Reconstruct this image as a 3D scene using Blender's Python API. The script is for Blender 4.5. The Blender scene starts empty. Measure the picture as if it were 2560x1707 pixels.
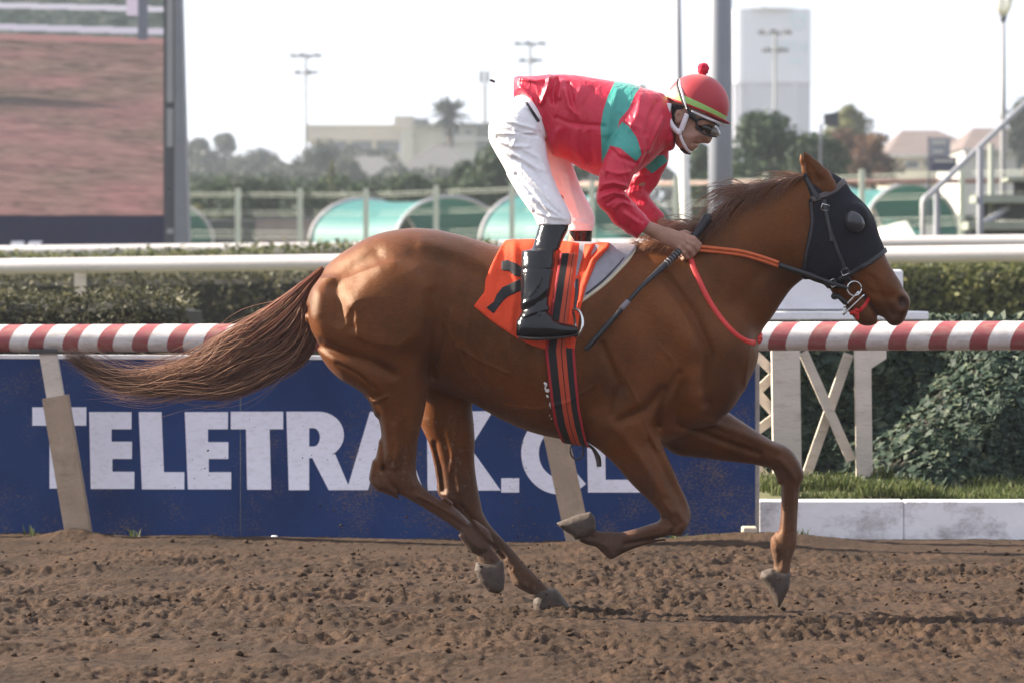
import bpy, math, random
import numpy as np
from mathutils import Vector, Matrix

# ------------------------------------------------------------------ camera, sky, sun, exposure
SC = bpy.context.scene
FPX = 10080.0          # focal length in photo pixels (photo is 2560 wide)
CAMZ = 1.24            # camera height
HORIZON = 750.0        # photo row of the horizon
DH = 16.0              # distance of the horse
PXM = FPX / DH         # photo pixels per metre at the horse

cam = bpy.data.cameras.new('camera'); cam_o = bpy.data.objects.new('camera', cam)
SC.collection.objects.link(cam_o); SC.camera = cam_o
cam.sensor_width = 36.0; cam.lens = 36.0 * FPX / 2560.0
cam.shift_y = -(853.5 - HORIZON) / 2560.0
cam_o.location = (0, 0, CAMZ); cam_o.rotation_euler = (math.radians(90), 0, 0)
cam.clip_start = 0.5; cam.clip_end = 6000
cam.dof.use_dof = True; cam.dof.focus_distance = DH - 0.1; cam.dof.aperture_fstop = 5.6

SUN_EL = math.radians(30.0)
SUN_AZ = math.radians(14.0)    # the sun stands to the left and this far behind the horse
sun_from = Vector((-math.cos(SUN_EL) * math.cos(SUN_AZ), math.cos(SUN_EL) * math.sin(SUN_AZ), math.sin(SUN_EL)))
sun = bpy.data.lights.new('sun', 'SUN'); sun.energy = 4.8; sun.angle = math.radians(1.2); sun.color = (1.0, 0.90, 0.75)
sun_o = bpy.data.objects.new('sun', sun); SC.collection.objects.link(sun_o)
sun_o.rotation_euler = sun_from.to_track_quat('Z', 'Y').to_euler(); sun_o.location = (-20, 30, 30)

world = bpy.data.worlds.new('World'); SC.world = world; world.use_nodes = True
wn = world.node_tree.nodes; wl = world.node_tree.links
sky = wn.new('ShaderNodeTexSky'); sky.sky_type = 'NISHITA'; sky.sun_disc = False
sky.sun_elevation = SUN_EL
sky.sun_rotation = math.atan2(sun_from.x, sun_from.y)
sky.air_density = 1.0; sky.dust_density = 2.5; sky.ozone_density = 1.0; sky.altitude = 500
wn['Background'].inputs['Strength'].default_value = 0.15
veil = wn.new('ShaderNodeMix'); veil.data_type = 'RGBA'; veil.inputs[0].default_value = 0.97      # even white overcast veil over the whole sky
veil.inputs[7].default_value = (1.70, 1.80, 2.14, 1)
wl.new(sky.outputs['Color'], veil.inputs[6]); wl.new(veil.outputs[2], wn['Background'].inputs['Color'])

SC.view_settings.view_transform = 'Standard'; SC.view_settings.look = 'None'
SC.view_settings.gamma = 1.0; SC.view_settings.exposure = 1.9
SC.view_settings.use_curve_mapping = False
SC.render.engine = 'CYCLES'
SC.cycles.use_denoising = True
SC.cycles.max_bounces = 8; SC.cycles.volume_bounces = 1
SC.cycles.volume_step_rate = 4.0

# ------------------------------------------------------------------ helpers
COL = SC.collection
rng = np.random.default_rng(7)

def at(u, v, Y):
    """a photo pixel at distance Y -> a point in the world"""
    return np.array([(u - 1280.0) / FPX * Y, Y, CAMZ - (v - HORIZON) / FPX * Y])

def tag(o, label=None, cat=None, group=None, kind=None):
    if label: o['label'] = label
    if cat: o['category'] = cat
    if group: o['group'] = group
    if kind: o['kind'] = kind
    return o

def empty(name, loc, label=None, cat=None, group=None):
    o = bpy.data.objects.new(name, None); COL.objects.link(o)
    o.location = loc; o.empty_display_size = 0.1
    return tag(o, label, cat, group)

def link(o, parent=None):
    COL.objects.link(o)
    if parent is not None:
        o.parent = parent
        l = Vector(parent.location)
        if l.length > 0: o.matrix_parent_inverse = Matrix.Translation(-l)
    return o

def mesh_obj(name, verts, faces, mat=None, parent=None, smooth=False, attrs=None):
    """faces: (n,4) / (n,3) int array, or a list of index tuples"""
    me = bpy.data.meshes.new(name)
    verts = np.asarray(verts, dtype=np.float32)
    if isinstance(faces, np.ndarray) and faces.ndim == 2:
        n, k = faces.shape
        me.vertices.add(len(verts)); me.vertices.foreach_set('co', verts.ravel())
        me.loops.add(n * k); me.loops.foreach_set('vertex_index', faces.astype(np.int32).ravel())
        me.polygons.add(n); me.polygons.foreach_set('loop_start', np.arange(0, n * k, k, dtype=np.int32))
        me.update(calc_edges=True); me.validate()
    else:
        me.from_pydata([tuple(map(float, p)) for p in verts], [], [tuple(map(int, f)) for f in faces])
        me.update()
    if attrs:
        for an, av in attrs.items():
            av = np.asarray(av, dtype=np.float32)
            if av.ndim == 1:
                a = me.attributes.new(an, 'FLOAT', 'POINT'); a.data.foreach_set('value', av)
            else:
                a = me.attributes.new(an, 'FLOAT_COLOR', 'POINT')
                if av.shape[1] == 3: av = np.hstack([av, np.ones((len(av), 1), np.float32)])
                a.data.foreach_set('color', av.ravel())
    if smooth: me.polygons.foreach_set('use_smooth', np.ones(len(me.polygons), dtype=bool))
    if mat is not None: me.materials.append(mat)
    o = bpy.data.objects.new(name, me)
    return link(o, parent)

class MB:
    """collects boxes, tubes, prisms -> one mesh"""
    def __init__(s): s.v = []; s.f = []; s.n = 0
    def add(s, verts, faces):
        s.v.extend([tuple(map(float, p)) for p in verts]); s.f.extend([tuple(i + s.n for i in f) for f in faces]); s.n += len(verts); return s
    def box(s, lo, hi, bevel=0.0):
        (x0, y0, z0), (x1, y1, z1) = lo, hi
        b = bevel
        if b <= 0:
            v = [(x0,y0,z0),(x1,y0,z0),(x1,y1,z0),(x0,y1,z0),(x0,y0,z1),(x1,y0,z1),(x1,y1,z1),(x0,y1,z1)]
            return s.add(v, [(0,3,2,1),(4,5,6,7),(0,1,5,4),(1,2,6,5),(2,3,7,6),(3,0,4,7)])
        rings = []
        for z, k in ((z0, b), (z0 + b, 0), (z1 - b, 0), (z1, b)):
            c = b if k == 0 else b + k * 0.6
            a0, a1, c0, c1 = x0 + k, x1 - k, y0 + k, y1 - k
            rings.append([(a0 + b, c0, z), (a1 - b, c0, z), (a1, c0 + b, z), (a1, c1 - b, z), (a1 - b, c1, z), (a0 + b, c1, z), (a0, c1 - b, z), (a0, c0 + b, z)])
        v = [p for r in rings for p in r]; f = []
        for r in range(3):
            for i in range(8):
                j = (i + 1) % 8; f.append((r*8+i, r*8+j, (r+1)*8+j, (r+1)*8+i))
        f.append(tuple(range(7, -1, -1))); f.append(tuple(range(24, 32)))
        return s.add(v, f)
    def tube(s, pts, rad, n=10, caps=True, flat=1.0, up=(0, 0, 1)):
        pts = np.asarray(pts, float); m = len(pts)
        rad = np.full(m, rad, float) if np.isscalar(rad) else np.asarray(rad, float)
        t = np.gradient(pts, axis=0); t /= np.linalg.norm(t, axis=1)[:, None] + 1e-12
        u = np.asarray(up, float); v = []
        for i in range(m):
            a = np.cross(t[i], u)
            if np.linalg.norm(a) < 1e-3: a = np.cross(t[i], (0, 1, 0)) if abs(t[i][1]) < .9 else np.cross(t[i], (1, 0, 0))
            a /= np.linalg.norm(a); b = np.cross(a, t[i])
            for k in range(n):
                an = 2 * math.pi * k / n
                v.append(pts[i] + rad[i] * (math.cos(an) * a * flat + math.sin(an) * b))
        f = [(i*n+k, i*n+(k+1) % n, (i+1)*n+(k+1) % n, (i+1)*n+k) for i in range(m-1) for k in range(n)]
        if caps: f.append(tuple(range(n-1, -1, -1))); f.append(tuple((m-1)*n + k for k in range(n)))
        return s.add(v, f)
    def bar(s, p0, p1, wx, wy, side=None):
        """rectangular bar between two points"""
        p0 = np.asarray(p0, float); p1 = np.asarray(p1, float); d = p1 - p0; d /= np.linalg.norm(d)
        sd = np.asarray(side if side is not None else (0, 1, 0), float)
        b = sd - d * np.dot(sd, d); b /= np.linalg.norm(b); a = np.cross(d, b)
        v = [p + sx * a * wx / 2 + sy * b * wy / 2 for p in (p0, p1) for sx, sy in ((-1,-1),(1,-1),(1,1),(-1,1))]
        return s.add(v, [(0,1,2,3),(7,6,5,4),(0,4,5,1),(1,5,6,2),(2,6,7,3),(3,7,4,0)])
    def prism(s, poly, d):
        """poly: 3d points of a flat outline; d: extrusion vector"""
        poly = [np.asarray(p, float) for p in poly]; d = np.asarray(d, float); n = len(poly)
        v = poly + [p + d for p in poly]
        f = [tuple(range(n-1, -1, -1)), tuple(range(n, 2*n))] + [(i, (i+1) % n, n+(i+1) % n, n+i) for i in range(n)]
        return s.add(v, f)
    def build(s, name, mat, parent=None, smooth=False):
        o = mesh_obj(name, s.v, s.f, mat, parent, smooth)
        return o

def catmull(pts, n):
    """smooth resampling of control points"""
    p = np.asarray(pts, float)
    if p.ndim == 1: p = p[:, None]
    q = np.vstack([2 * p[0] - p[1], p, 2 * p[-1] - p[-2]])
    m = len(p) - 1; t = np.linspace(0, m, n); i = np.minimum(t.astype(int), m - 1); f = (t - i)[:, None]
    a, b, c, d = q[i], q[i+1], q[i+2], q[i+3]
    return 0.5 * (2*b + (c-a)*f + (2*a-5*b+4*c-d)*f**2 + (3*b-a-3*c+d)*f**3)

def vnoise(x, y, seed=0):
    """2-d value noise"""
    r = np.random.default_rng(seed); g = r.random((256, 256)).astype(np.float32)
    xi = np.floor(x).astype(int); yi = np.floor(y).astype(int); fx = x - xi; fy = y - yi
    fx = fx*fx*(3-2*fx); fy = fy*fy*(3-2*fy); xi &= 255; yi &= 255; x2 = (xi+1) & 255; y2 = (yi+1) & 255
    return (g[xi, yi]*(1-fx)*(1-fy) + g[x2, yi]*fx*(1-fy) + g[xi, y2]*(1-fx)*fy + g[x2, y2]*fx*fy) * 2 - 1

# ------------------------------------------------------------------ materials
def new_mat(name):
    m = bpy.data.materials.new(name); m.use_nodes = True
    return m, m.node_tree.nodes, m.node_tree.links, m.node_tree.nodes['Principled BSDF']

def set_in(b, **kw):
    for k, v in kw.items():
        k = k.replace('_', ' ')
        if k in b.inputs: b.inputs[k].default_value = v

def mat(name, col, rough=0.6, var=0.12, scale=6.0, bump=0.0, bscale=40.0, spec=0.4, metal=0.0, dirt=None, dirt_scale=3.0, dirt_amt=0.5, stretch=(1, 1, 1), **kw):
    """procedural principled material: base colour with noise variation, optional dirt and bump"""
    m, N, L, b = new_mat(name)
    tc = N.new('ShaderNodeTexCoord'); mp = N.new('ShaderNodeMapping'); mp.inputs['Scale'].default_value = stretch
    L.new(tc.outputs['Object'], mp.inputs['Vector'])
    nz = N.new('ShaderNodeTexNoise'); nz.inputs['Scale'].default_value = scale; nz.inputs['Detail'].default_value = 6; nz.inputs['Roughness'].default_value = 0.65
    L.new(mp.outputs[0], nz.inputs['Vector'])
    mr = N.new('ShaderNodeMapRange'); mr.inputs[1].default_value = 0.3; mr.inputs[2].default_value = 0.7
    mr.inputs[3].default_value = 1 - var; mr.inputs[4].default_value = 1 + var
    L.new(nz.outputs[0], mr.inputs[0])
    mx = N.new('ShaderNodeMix'); mx.data_type = 'RGBA'; mx.blend_type = 'MULTIPLY'; mx.inputs[0].default_value = 1
    mx.inputs[6].default_value = (*col, 1); L.new(mr.outputs[0], mx.inputs[7])
    out = mx.outputs[2]
    if dirt is not None:
        n2 = N.new('ShaderNodeTexNoise'); n2.inputs['Scale'].default_value = dirt_scale; n2.inputs['Detail'].default_value = 9; n2.inputs['Roughness'].default_value = 0.75
        L.new(mp.outputs[0], n2.inputs['Vector'])
        r2 = N.new('ShaderNodeMapRange'); r2.inputs[1].default_value = 0.5; r2.inputs[2].default_value = 0.75; r2.inputs[3].default_value = 0; r2.inputs[4].default_value = dirt_amt
        L.new(n2.outputs[0], r2.inputs[0])
        m2 = N.new('ShaderNodeMix'); m2.data_type = 'RGBA'; L.new(r2.outputs[0], m2.inputs[0]); L.new(out, m2.inputs[6]); m2.inputs[7].default_value = (*dirt, 1)
        out = m2.outputs[2]
    L.new(out, b.inputs['Base Color'])
    set_in(b, Roughness=rough, Metallic=metal, **{'Specular IOR Level': spec}, **kw)
    if bump > 0:
        n3 = N.new('ShaderNodeTexNoise'); n3.inputs['Scale'].default_value = bscale; n3.inputs['Detail'].default_value = 5
        L.new(mp.outputs[0], n3.inputs['Vector'])
        bp = N.new('ShaderNodeBump'); bp.inputs['Strength'].default_value = bump; bp.inputs['Distance'].default_value = 0.01
        L.new(n3.outputs[0], bp.inputs['Height']); L.new(bp.outputs[0], b.inputs['Normal'])
    return m

def attr_node(m, name):
    a = m.node_tree.nodes.new('ShaderNodeAttribute'); a.attribute_name = name; return a
# ------------------------------------------------------------------ implicit modelling (units: photo pixels at the horse, 1 px = 1/630 m)
def persp(u, v, w):
    """a pixel measured on something w px behind the horse's mid plane -> model space"""
    k = 1.0 + w / FPX
    return 1280 + (u - 1280) * k, HORIZON + (v - HORIZON) * k

def to_world(P):
    P = np.asarray(P, float)
    return np.stack([(P[..., 0] - 1280) / PXM, DH + P[..., 2] / PXM, CAMZ - (P[..., 1] - HORIZON) / PXM], -1)

def smin(a, b, k):
    if k <= 0: return np.minimum(a, b)
    h = np.maximum(k - np.abs(a - b), 0) / k
    return np.minimum(a, b) - h * h * k * 0.25

def seg_dist2(U, V, poly):
    """distance in the u,v plane to a polyline"""
    best = None
    for (a, b) in zip(poly[:-1], poly[1:]):
        du, dv = b[0] - a[0], b[1] - a[1]; L = du*du + dv*dv + 1e-9
        t = np.clip(((U - a[0]) * du + (V - a[1]) * dv) / L, 0, 1)
        d = (U - a[0] - t * du) ** 2 + (V - a[1] - t * dv) ** 2
        best = d if best is None else np.minimum(best, d)
    return np.sqrt(best)

def poly_sd(U, V, poly):
    """signed distance (negative inside) to a closed polygon in the u,v plane"""
    poly = list(poly); d = seg_dist2(U, V, poly + [poly[0]])
    ins = np.zeros(np.broadcast(U, V).shape, bool); n = len(poly)
    for i in range(n):
        (x0, y0), (x1, y1) = poly[i][:2], poly[(i+1) % n][:2]
        if y0 == y1: continue
        c = ((y0 > V) != (y1 > V)) & (U < (x1 - x0) * (V - y0) / (y1 - y0) + x0)
        ins ^= c
    return np.where(ins, -d, d)

class SDF:
    def __init__(s): s.ops = []
    def stack(s, axis, st, k=14, n=2.0, wc=None, q_pow=None):
        """body part given by its outline: rows (position, low edge, high edge, half depth, depth centre)"""
        st = [list(r) + ([wc] if len(r) < 5 else []) for r in st]
        out = []
        for p, lo, hi, q, w in st:
            if axis == 'v':
                a, pv = persp(lo, p, w); b, _ = persp(hi, p, w); out.append((pv, a, b, q, w))
            else:
                pu, a = persp(p, lo, w); _, b = persp(p, hi, w); out.append((pu, a, b, q, w))
        st = np.array(sorted(out), float)
        tab = catmull(st, 40 * len(st)); tab = tab[np.argsort(tab[:, 0])]
        P, LO, HI, Q, WC = tab.T
        C = (LO + HI) / 2; A = np.maximum((HI - LO) / 2, 1.0)
        Pg = np.maximum.accumulate(P + np.arange(len(P)) * 1e-6)
        g = np.interp(Pg, *(lambda x: (x, np.gradient(np.interp(x, Pg, C), x)))(np.linspace(Pg[0], Pg[-1], 80)))
        Fc = 1 / np.sqrt(1 + g ** 2)
        def fn(U, V, W):
            S, X = (V, U) if axis == 'v' else (U, V)
            s1 = S.ravel()
            sh = [1, 1, 1]; sh[1 if axis == 'v' else 0] = -1
            f = lambda t: np.interp(s1, Pg, t).reshape(sh).astype(np.float32)
            a, q = f(A), f(Q)
            x = np.abs(X - f(C)) / a; w = np.abs(W - f(WC)) / q
            r = np.sqrt(x*x + w*w) if n == 2.0 else (x**n + w**n) ** (1 / n)
            d = (r - 1) * np.minimum(a, q) * f(Fc)
            e = np.maximum(Pg[0] - S, S - Pg[-1])
            return np.maximum(d, e)
        m = 30 + k
        if axis == 'v': bb = (LO.min() - m, HI.max() + m, Pg[0] - m, Pg[-1] + m, (WC - Q).min() - m, (WC + Q).max() + m)
        else: bb = (Pg[0] - m, Pg[-1] + m, LO.min() - m, HI.max() + m, (WC - Q).min() - m, (WC + Q).max() + m)
        s.ops.append(('u', bb, fn, k)); return s
    def ell(s, c, r, rot=0, k=14, op='u'):
        c = (*persp(c[0], c[1], c[2]), c[2]); ca, sa = math.cos(math.radians(rot)), math.sin(math.radians(rot))
        def fn(U, V, W):
            du, dv = U - c[0], V - c[1]
            x = (du * ca + dv * sa) / r[0]; y = (-du * sa + dv * ca) / r[1]; z = (W - c[2]) / r[2]
            return (np.sqrt(x*x + y*y + z*z) - 1) * min(r)
        R = max(r[0], r[1]) + 30 + k
        s.ops.append((op, (c[0]-R, c[0]+R, c[1]-R, c[1]+R, c[2]-r[2]-30-k, c[2]+r[2]+30+k), fn, k)); return s
    def chain(s, pts, k=10, op='u'):
        """swept limb: points (u, v, w, radius in the picture plane, radius in depth)"""
        P = [(*persp(p[0], p[1], p[2]), p[2], p[3], p[4] if len(p) > 4 else p[3]) for p in pts]
        for a, b in zip(P[:-1], P[1:]):
            def fn(U, V, W, a=a, b=b):
                kk = 2 * (a[3] + b[3]) / (2 * (a[4] + b[4]))
                d = (b[0]-a[0], b[1]-a[1], (b[2]-a[2]) * kk); L = d[0]**2 + d[1]**2 + d[2]**2 + 1e-9
                x, y, z = U - a[0], V - a[1], (W - a[2]) * kk
                t = np.clip((x*d[0] + y*d[1] + z*d[2]) / L, 0, 1)
                r = a[3] + (b[3] - a[3]) * t
                return np.sqrt((x-t*d[0])**2 + (y-t*d[1])**2 + (z-t*d[2])**2) - r
            R = max(a[3], b[3], a[4], b[4]) + 25 + k
            bb = (min(a[0], b[0])-R, max(a[0], b[0])+R, min(a[1], b[1])-R, max(a[1], b[1])+R, min(a[2], b[2])-R, max(a[2], b[2])+R)
            s.ops.append((op, bb, fn, k))
        return s
    def pillow(s, poly, D, q, wc, k=8, op='u', p=2.0):
        """outline in the picture plane, rounded in depth"""
        poly = [persp(a, b, wc) for a, b in poly]
        def fn(U, V, W):
            d2 = poly_sd(U, V, poly)
            x = np.maximum(0, 1 + d2 / D); z = np.abs(W - wc) / q
            return ((x**p + z**p) ** (1 / p) - 1) * min(D, q)
        us = [a for a, b in poly]; vs = [b for a, b in poly]; m = 25 + k
        s.ops.append((op, (min(us)-m, max(us)+m, min(vs)-m, max(vs)+m, wc-q-m, wc+q+m), fn, k)); return s
    def stroke(s, poly, sigma, amp, side=-1, wlim=None):
        """soft ridge (amp > 0) or groove (amp < 0) along a line, on the near (-1), far (1) or both (0) sides"""
        poly = list(poly)
        def fn(U, V, W):
            d = seg_dist2(U, V, poly) / sigma
            g = amp * np.exp(-d * d)
            if side == 0: return -g + 0 * W
            m = np.clip(0.5 + side * (W - (wlim or 0)) / 40.0, 0, 1)
            return -g * m
        us = [a for a, b in poly]; vs = [b for a, b in poly]; m = sigma * 2.6
        s.ops.append(('d', (min(us)-m, max(us)+m, min(vs)-m, max(vs)+m, -400, 400), fn, 0)); return s
    def plateau(s, poly, soft, amp, side=-1):
        """raised (or sunken) muscle with a soft edge"""
        poly = list(poly)
        def fn(U, V, W):
            g = amp / (1 + np.exp(np.clip(poly_sd(U, V, poly) / soft, -30, 30)))
            if side == 0: return -g + 0 * W
            return -g * np.clip(0.5 + side * W / 40.0, 0, 1)
        us = [a for a, b in poly]; vs = [b for a, b in poly]; m = soft * 6
        s.ops.append(('d', (min(us)-m, max(us)+m, min(vs)-m, max(vs)+m, -400, 400), fn, 0)); return s
    def region(s, f):
        s.ops.append(('r', None, f, 0)); return s
    def offset(s, a):
        s.ops.append(('o', None, a, 0)); return s
    def copy(s):
        c = SDF(); c.ops = list(s.ops); return c
    def eval(s, u, v, w):
        """u, v, w: 1-d arrays -> values on their grid"""
        u = np.asarray(u, np.float32); v = np.asarray(v, np.float32); w = np.asarray(w, np.float32)
        D = np.full((len(u), len(v), len(w)), 60.0, np.float32)
        for op, bb, fn, k in s.ops:
            if op == 'o': D -= fn; continue
            if op == 'r':
                D = np.maximum(D, fn(u[:, None, None], v[None, :, None], w[None, None, :])); continue
            sl = []
            for arr, lo, hi in ((u, bb[0], bb[1]), (v, bb[2], bb[3]), (w, bb[4], bb[5])):
                i0, i1 = np.searchsorted(arr, lo), np.searchsorted(arr, hi, 'right')
                sl.append(slice(i0, i1))
            if any(x.start >= x.stop for x in sl): continue
            sl = tuple(sl)
            d = fn(u[sl[0]][:, None, None], v[sl[1]][None, :, None], w[sl[2]][None, None, :])
            if op == 'u': D[sl] = smin(D[sl], d, k)
            elif op == 's': D[sl] = -smin(-D[sl], d, k)
            elif op == 'd': D[sl] = D[sl] + d
        return D
    def surf(s, u, v, w0=-300, w1=60, step=1.0):
        """depth of the near surface at a picture position"""
        w = np.arange(w0, w1, step)
        d = s.eval([u], [v], w)[0, 0]
        i = np.argmax(d < 0)
        if d[i] >= 0: return None
        if i == 0: return w0
        return w[i-1] + step * d[i-1] / (d[i-1] - d[i])

def surface_nets(D, org, h):
    ins = D < 0
    c = np.zeros(tuple(n - 1 for n in D.shape), np.uint8)
    for i in (0, 1):
        for j in (0, 1):
            for k in (0, 1): c += ins[i:i+c.shape[0], j:j+c.shape[1], k:k+c.shape[2]]
    act = np.argwhere((c > 0) & (c < 8))
    idx = np.full(c.shape, -1, np.int32); idx[tuple(act.T)] = np.arange(len(act))
    pos = np.zeros((len(act), 3)); cnt = np.zeros(len(act))
    cor = [(i, j, k) for i in (0, 1) for j in (0, 1) for k in (0, 1)]
    val = {q: D[act[:, 0]+q[0], act[:, 1]+q[1], act[:, 2]+q[2]] for q in cor}
    for a in cor:
        for ax in range(3):
            if a[ax]: continue
            b = list(a); b[ax] = 1; b = tuple(b)
            x = (val[a] < 0) != (val[b] < 0)
            t = val[a] / (val[a] - val[b] + 1e-20)
            p = np.tile(np.array(a, float), (len(act), 1)); p[:, ax] += t
            pos[x] += p[x]; cnt[x] += 1
    pos = (act + pos / cnt[:, None]) * h + np.asarray(org)
    quads = []
    for ax in range(3):
        n = D.shape[ax]
        sa = [slice(1, -1)] * 3; sb = [slice(1, -1)] * 3
        sa[ax] = slice(0, n - 1); sb[ax] = slice(1, n)
        A = ins[tuple(sa)]; B = ins[tuple(sb)]
        e = np.argwhere(A != B)
        if not len(e): continue
        fl = A[tuple(e.T)]
        o1, o2 = [(1, 2), (2, 0), (0, 1)][ax]
        g = e.copy(); g[:, o1] += 1; g[:, o2] += 1      # grid corner index
        def cell(d1, d2):
            q = g.copy(); q[:, o1] -= d1; q[:, o2] -= d2
            return idx[q[:, 0], q[:, 1], q[:, 2]]
        q = np.stack([cell(1, 1), cell(0, 1), cell(0, 0), cell(1, 0)], 1)
        q[~fl] = q[~fl][:, ::-1]
        quads.append(q)
    quads = np.vstack(quads)
    return pos, quads[(quads >= 0).all(1)]

def relax(P, Q, it=2, lam=0.5):
    """laplacian smoothing"""
    e = np.vstack([Q[:, [0, 1]], Q[:, [1, 2]], Q[:, [2, 3]], Q[:, [3, 0]]]); e = np.vstack([e, e[:, ::-1]])
    n = np.bincount(e[:, 0], minlength=len(P)).astype(float); n[n == 0] = 1
    for i in range(it):
        for l in (lam, -lam * 1.02):
            m = np.stack([np.bincount(e[:, 0], weights=P[e[:, 1], k], minlength=len(P)) for k in range(3)], 1) / n[:, None]
            P = P + l * (m - P)
    return P

def sdf_mesh(name, sdf, bb, h, material, parent=None, it=2, attrs=None, flip_ok=True):
    u = np.arange(bb[0], bb[1], h); v = np.arange(bb[2], bb[3], h); w = np.arange(bb[4], bb[5], h)
    D = sdf.eval(u, v, w)
    D[0] = D[-1] = 9; D[:, 0] = D[:, -1] = 9; D[:, :, 0] = D[:, :, -1] = 9
    P, Q = surface_nets(D, (u[0], v[0], w[0]), h)
    P = relax(P, Q, it)
    # u,v,w is left-handed against the world (v points down, w away): orientation works out below
    at_ = attrs(P) if attrs else None
    o = mesh_obj(name, to_world(P), Q, material, parent, True, at_)
    return o, P
# ------------------------------------------------------------------ ground
def plane_Y(u0, Y0, u1, Y1):
    """distance, per picture column, of a straight upright plane through two columns at given distances"""
    xa, xb = (u0 - 1280) / FPX * Y0, (u1 - 1280) / FPX * Y1; k = (xb - xa) / (Y1 - Y0)
    return lambda u: (xa - k * Y0) / ((u - 1280) / FPX - k)
rail_Y = plane_Y(0, 20.9, 2560, 19.6)       # the striped rail comes a little nearer to the right
board_Y = plane_Y(0, 21.25, 1890, 20.45)

m_dirt, N, L, b = new_mat('track_dirt')
tc = N.new('ShaderNodeTexCoord')
n1 = N.new('ShaderNodeTexNoise'); n1.inputs['Scale'].default_value = 2.2; n1.inputs['Detail'].default_value = 8; n1.inputs['Roughness'].default_value = .7; L.new(tc.outputs['Object'], n1.inputs['Vector'])
cr = N.new('ShaderNodeValToRGB'); L.new(n1.outputs[0], cr.inputs[0])
cr.color_ramp.elements[0].position = .32; cr.color_ramp.elements[0].color = (.027, .0165, .0100, 1)
cr.color_ramp.elements[1].position = .72; cr.color_ramp.elements[1].color = (.070, .0405, .0245, 1)
n2 = N.new('ShaderNodeTexNoise'); n2.inputs['Scale'].default_value = 75; n2.inputs['Detail'].default_value = 6; L.new(tc.outputs['Object'], n2.inputs['Vector'])
mr = N.new('ShaderNodeMapRange'); mr.inputs[1].default_value = .3; mr.inputs[2].default_value = .7; mr.inputs[3].default_value = .6; mr.inputs[4].default_value = 1.3; L.new(n2.outputs[0], mr.inputs[0])
mx = N.new('ShaderNodeMix'); mx.data_type = 'RGBA'; mx.blend_type = 'MULTIPLY'; mx.inputs[0].default_value = 1; L.new(cr.outputs[0], mx.inputs[6]); L.new(mr.outputs[0], mx.inputs[7])
L.new(mx.outputs[2], b.inputs['Base Color']); set_in(b, Roughness=.95, **{'Specular IOR Level': .15})
n3 = N.new('ShaderNodeTexNoise'); n3.inputs['Scale'].default_value = 120; n3.inputs['Detail'].default_value = 5; L.new(tc.outputs['Object'], n3.inputs['Vector'])
bp = N.new('ShaderNodeBump'); bp.inputs['Strength'].default_value = .6; bp.inputs['Distance'].default_value = .008; L.new(n3.outputs[0], bp.inputs['Height']); L.new(bp.outputs[0], b.inputs['Normal'])

def dirt_h(x, y):
    h = .022 * vnoise(x / .9 + 7, y / .55, 1) + .016 * vnoise(x / .32, y / .22 + 3, 2)
    hp = vnoise(x / .22 + 40, y / .16 + 11, 6); h = h - .022 * np.clip(hp - .45, 0, 1) / .55
    bl = 1 - np.abs(vnoise(x / .062, y / .066, 3)); h = h + .0175 * (bl - .6) * (1 + .7 * vnoise(x / .5 + 3, y / .4, 8))
    bl = 1 - np.abs(vnoise(x / .031 + 9, y / .036, 4)); h = h + .0165 * (bl - .6)
    h = h + .009 * vnoise(x / .020, y / .022, 5)
    am = np.clip(.85 + .75 * vnoise(x / .55 + 17, y / .35 + 5, 9), .3, 1.7); h = h * am
    h = h + .022 * np.clip(vnoise(x / .12 + 31, y / .11, 10) - .42, 0, 1) + .006 * np.sin(y * 7.5 + 1.5 * vnoise(x / 1.2, y / 1.2, 12))
    k = np.clip((y - 18.9) / 1.2, 0, 1); h = h * (1 - .68 * k) + .012 * k          # smoother along the rail
    return h
xs = np.arange(-3.5, 3.5, .0095); ys = np.arange(12.3, 21.9, .021)
XX, YY = np.meshgrid(xs, ys, indexing='ij'); ZZ = dirt_h(XX, YY)
for (u, yy, hh, rx, ry) in ((185, 20.75, .05, .16, .16), (1450, 20.05, .03, .2, .15), (1890, 20.3, .06, .5, .3), (680, 20.6, .02, .6, .2)):
    cx = at(u, 1000, yy)[0]; ZZ += hh * np.exp(-((XX - cx) / rx) ** 2 - ((YY - yy) / ry) ** 2)
idx = np.arange(XX.size).reshape(XX.shape)
F = np.stack([idx[:-1, :-1], idx[1:, :-1], idx[1:, 1:], idx[:-1, 1:]], -1).reshape(-1, 4)
tr = mesh_obj('dirt_track', np.stack([XX, YY, ZZ], -1).reshape(-1, 3), F, m_dirt, None, True); tag(tr, 'churned brown dirt of the racing track', None, None, 'structure')
g = mesh_obj('track_ground', [(-400, -60, -.05), (400, -60, -.05), (400, 22.2, -.05), (-400, 22.2, -.05)], [(0, 1, 2, 3)], m_dirt); tag(g, 'flat dirt beyond the churned track', None, None, 'structure')
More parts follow.
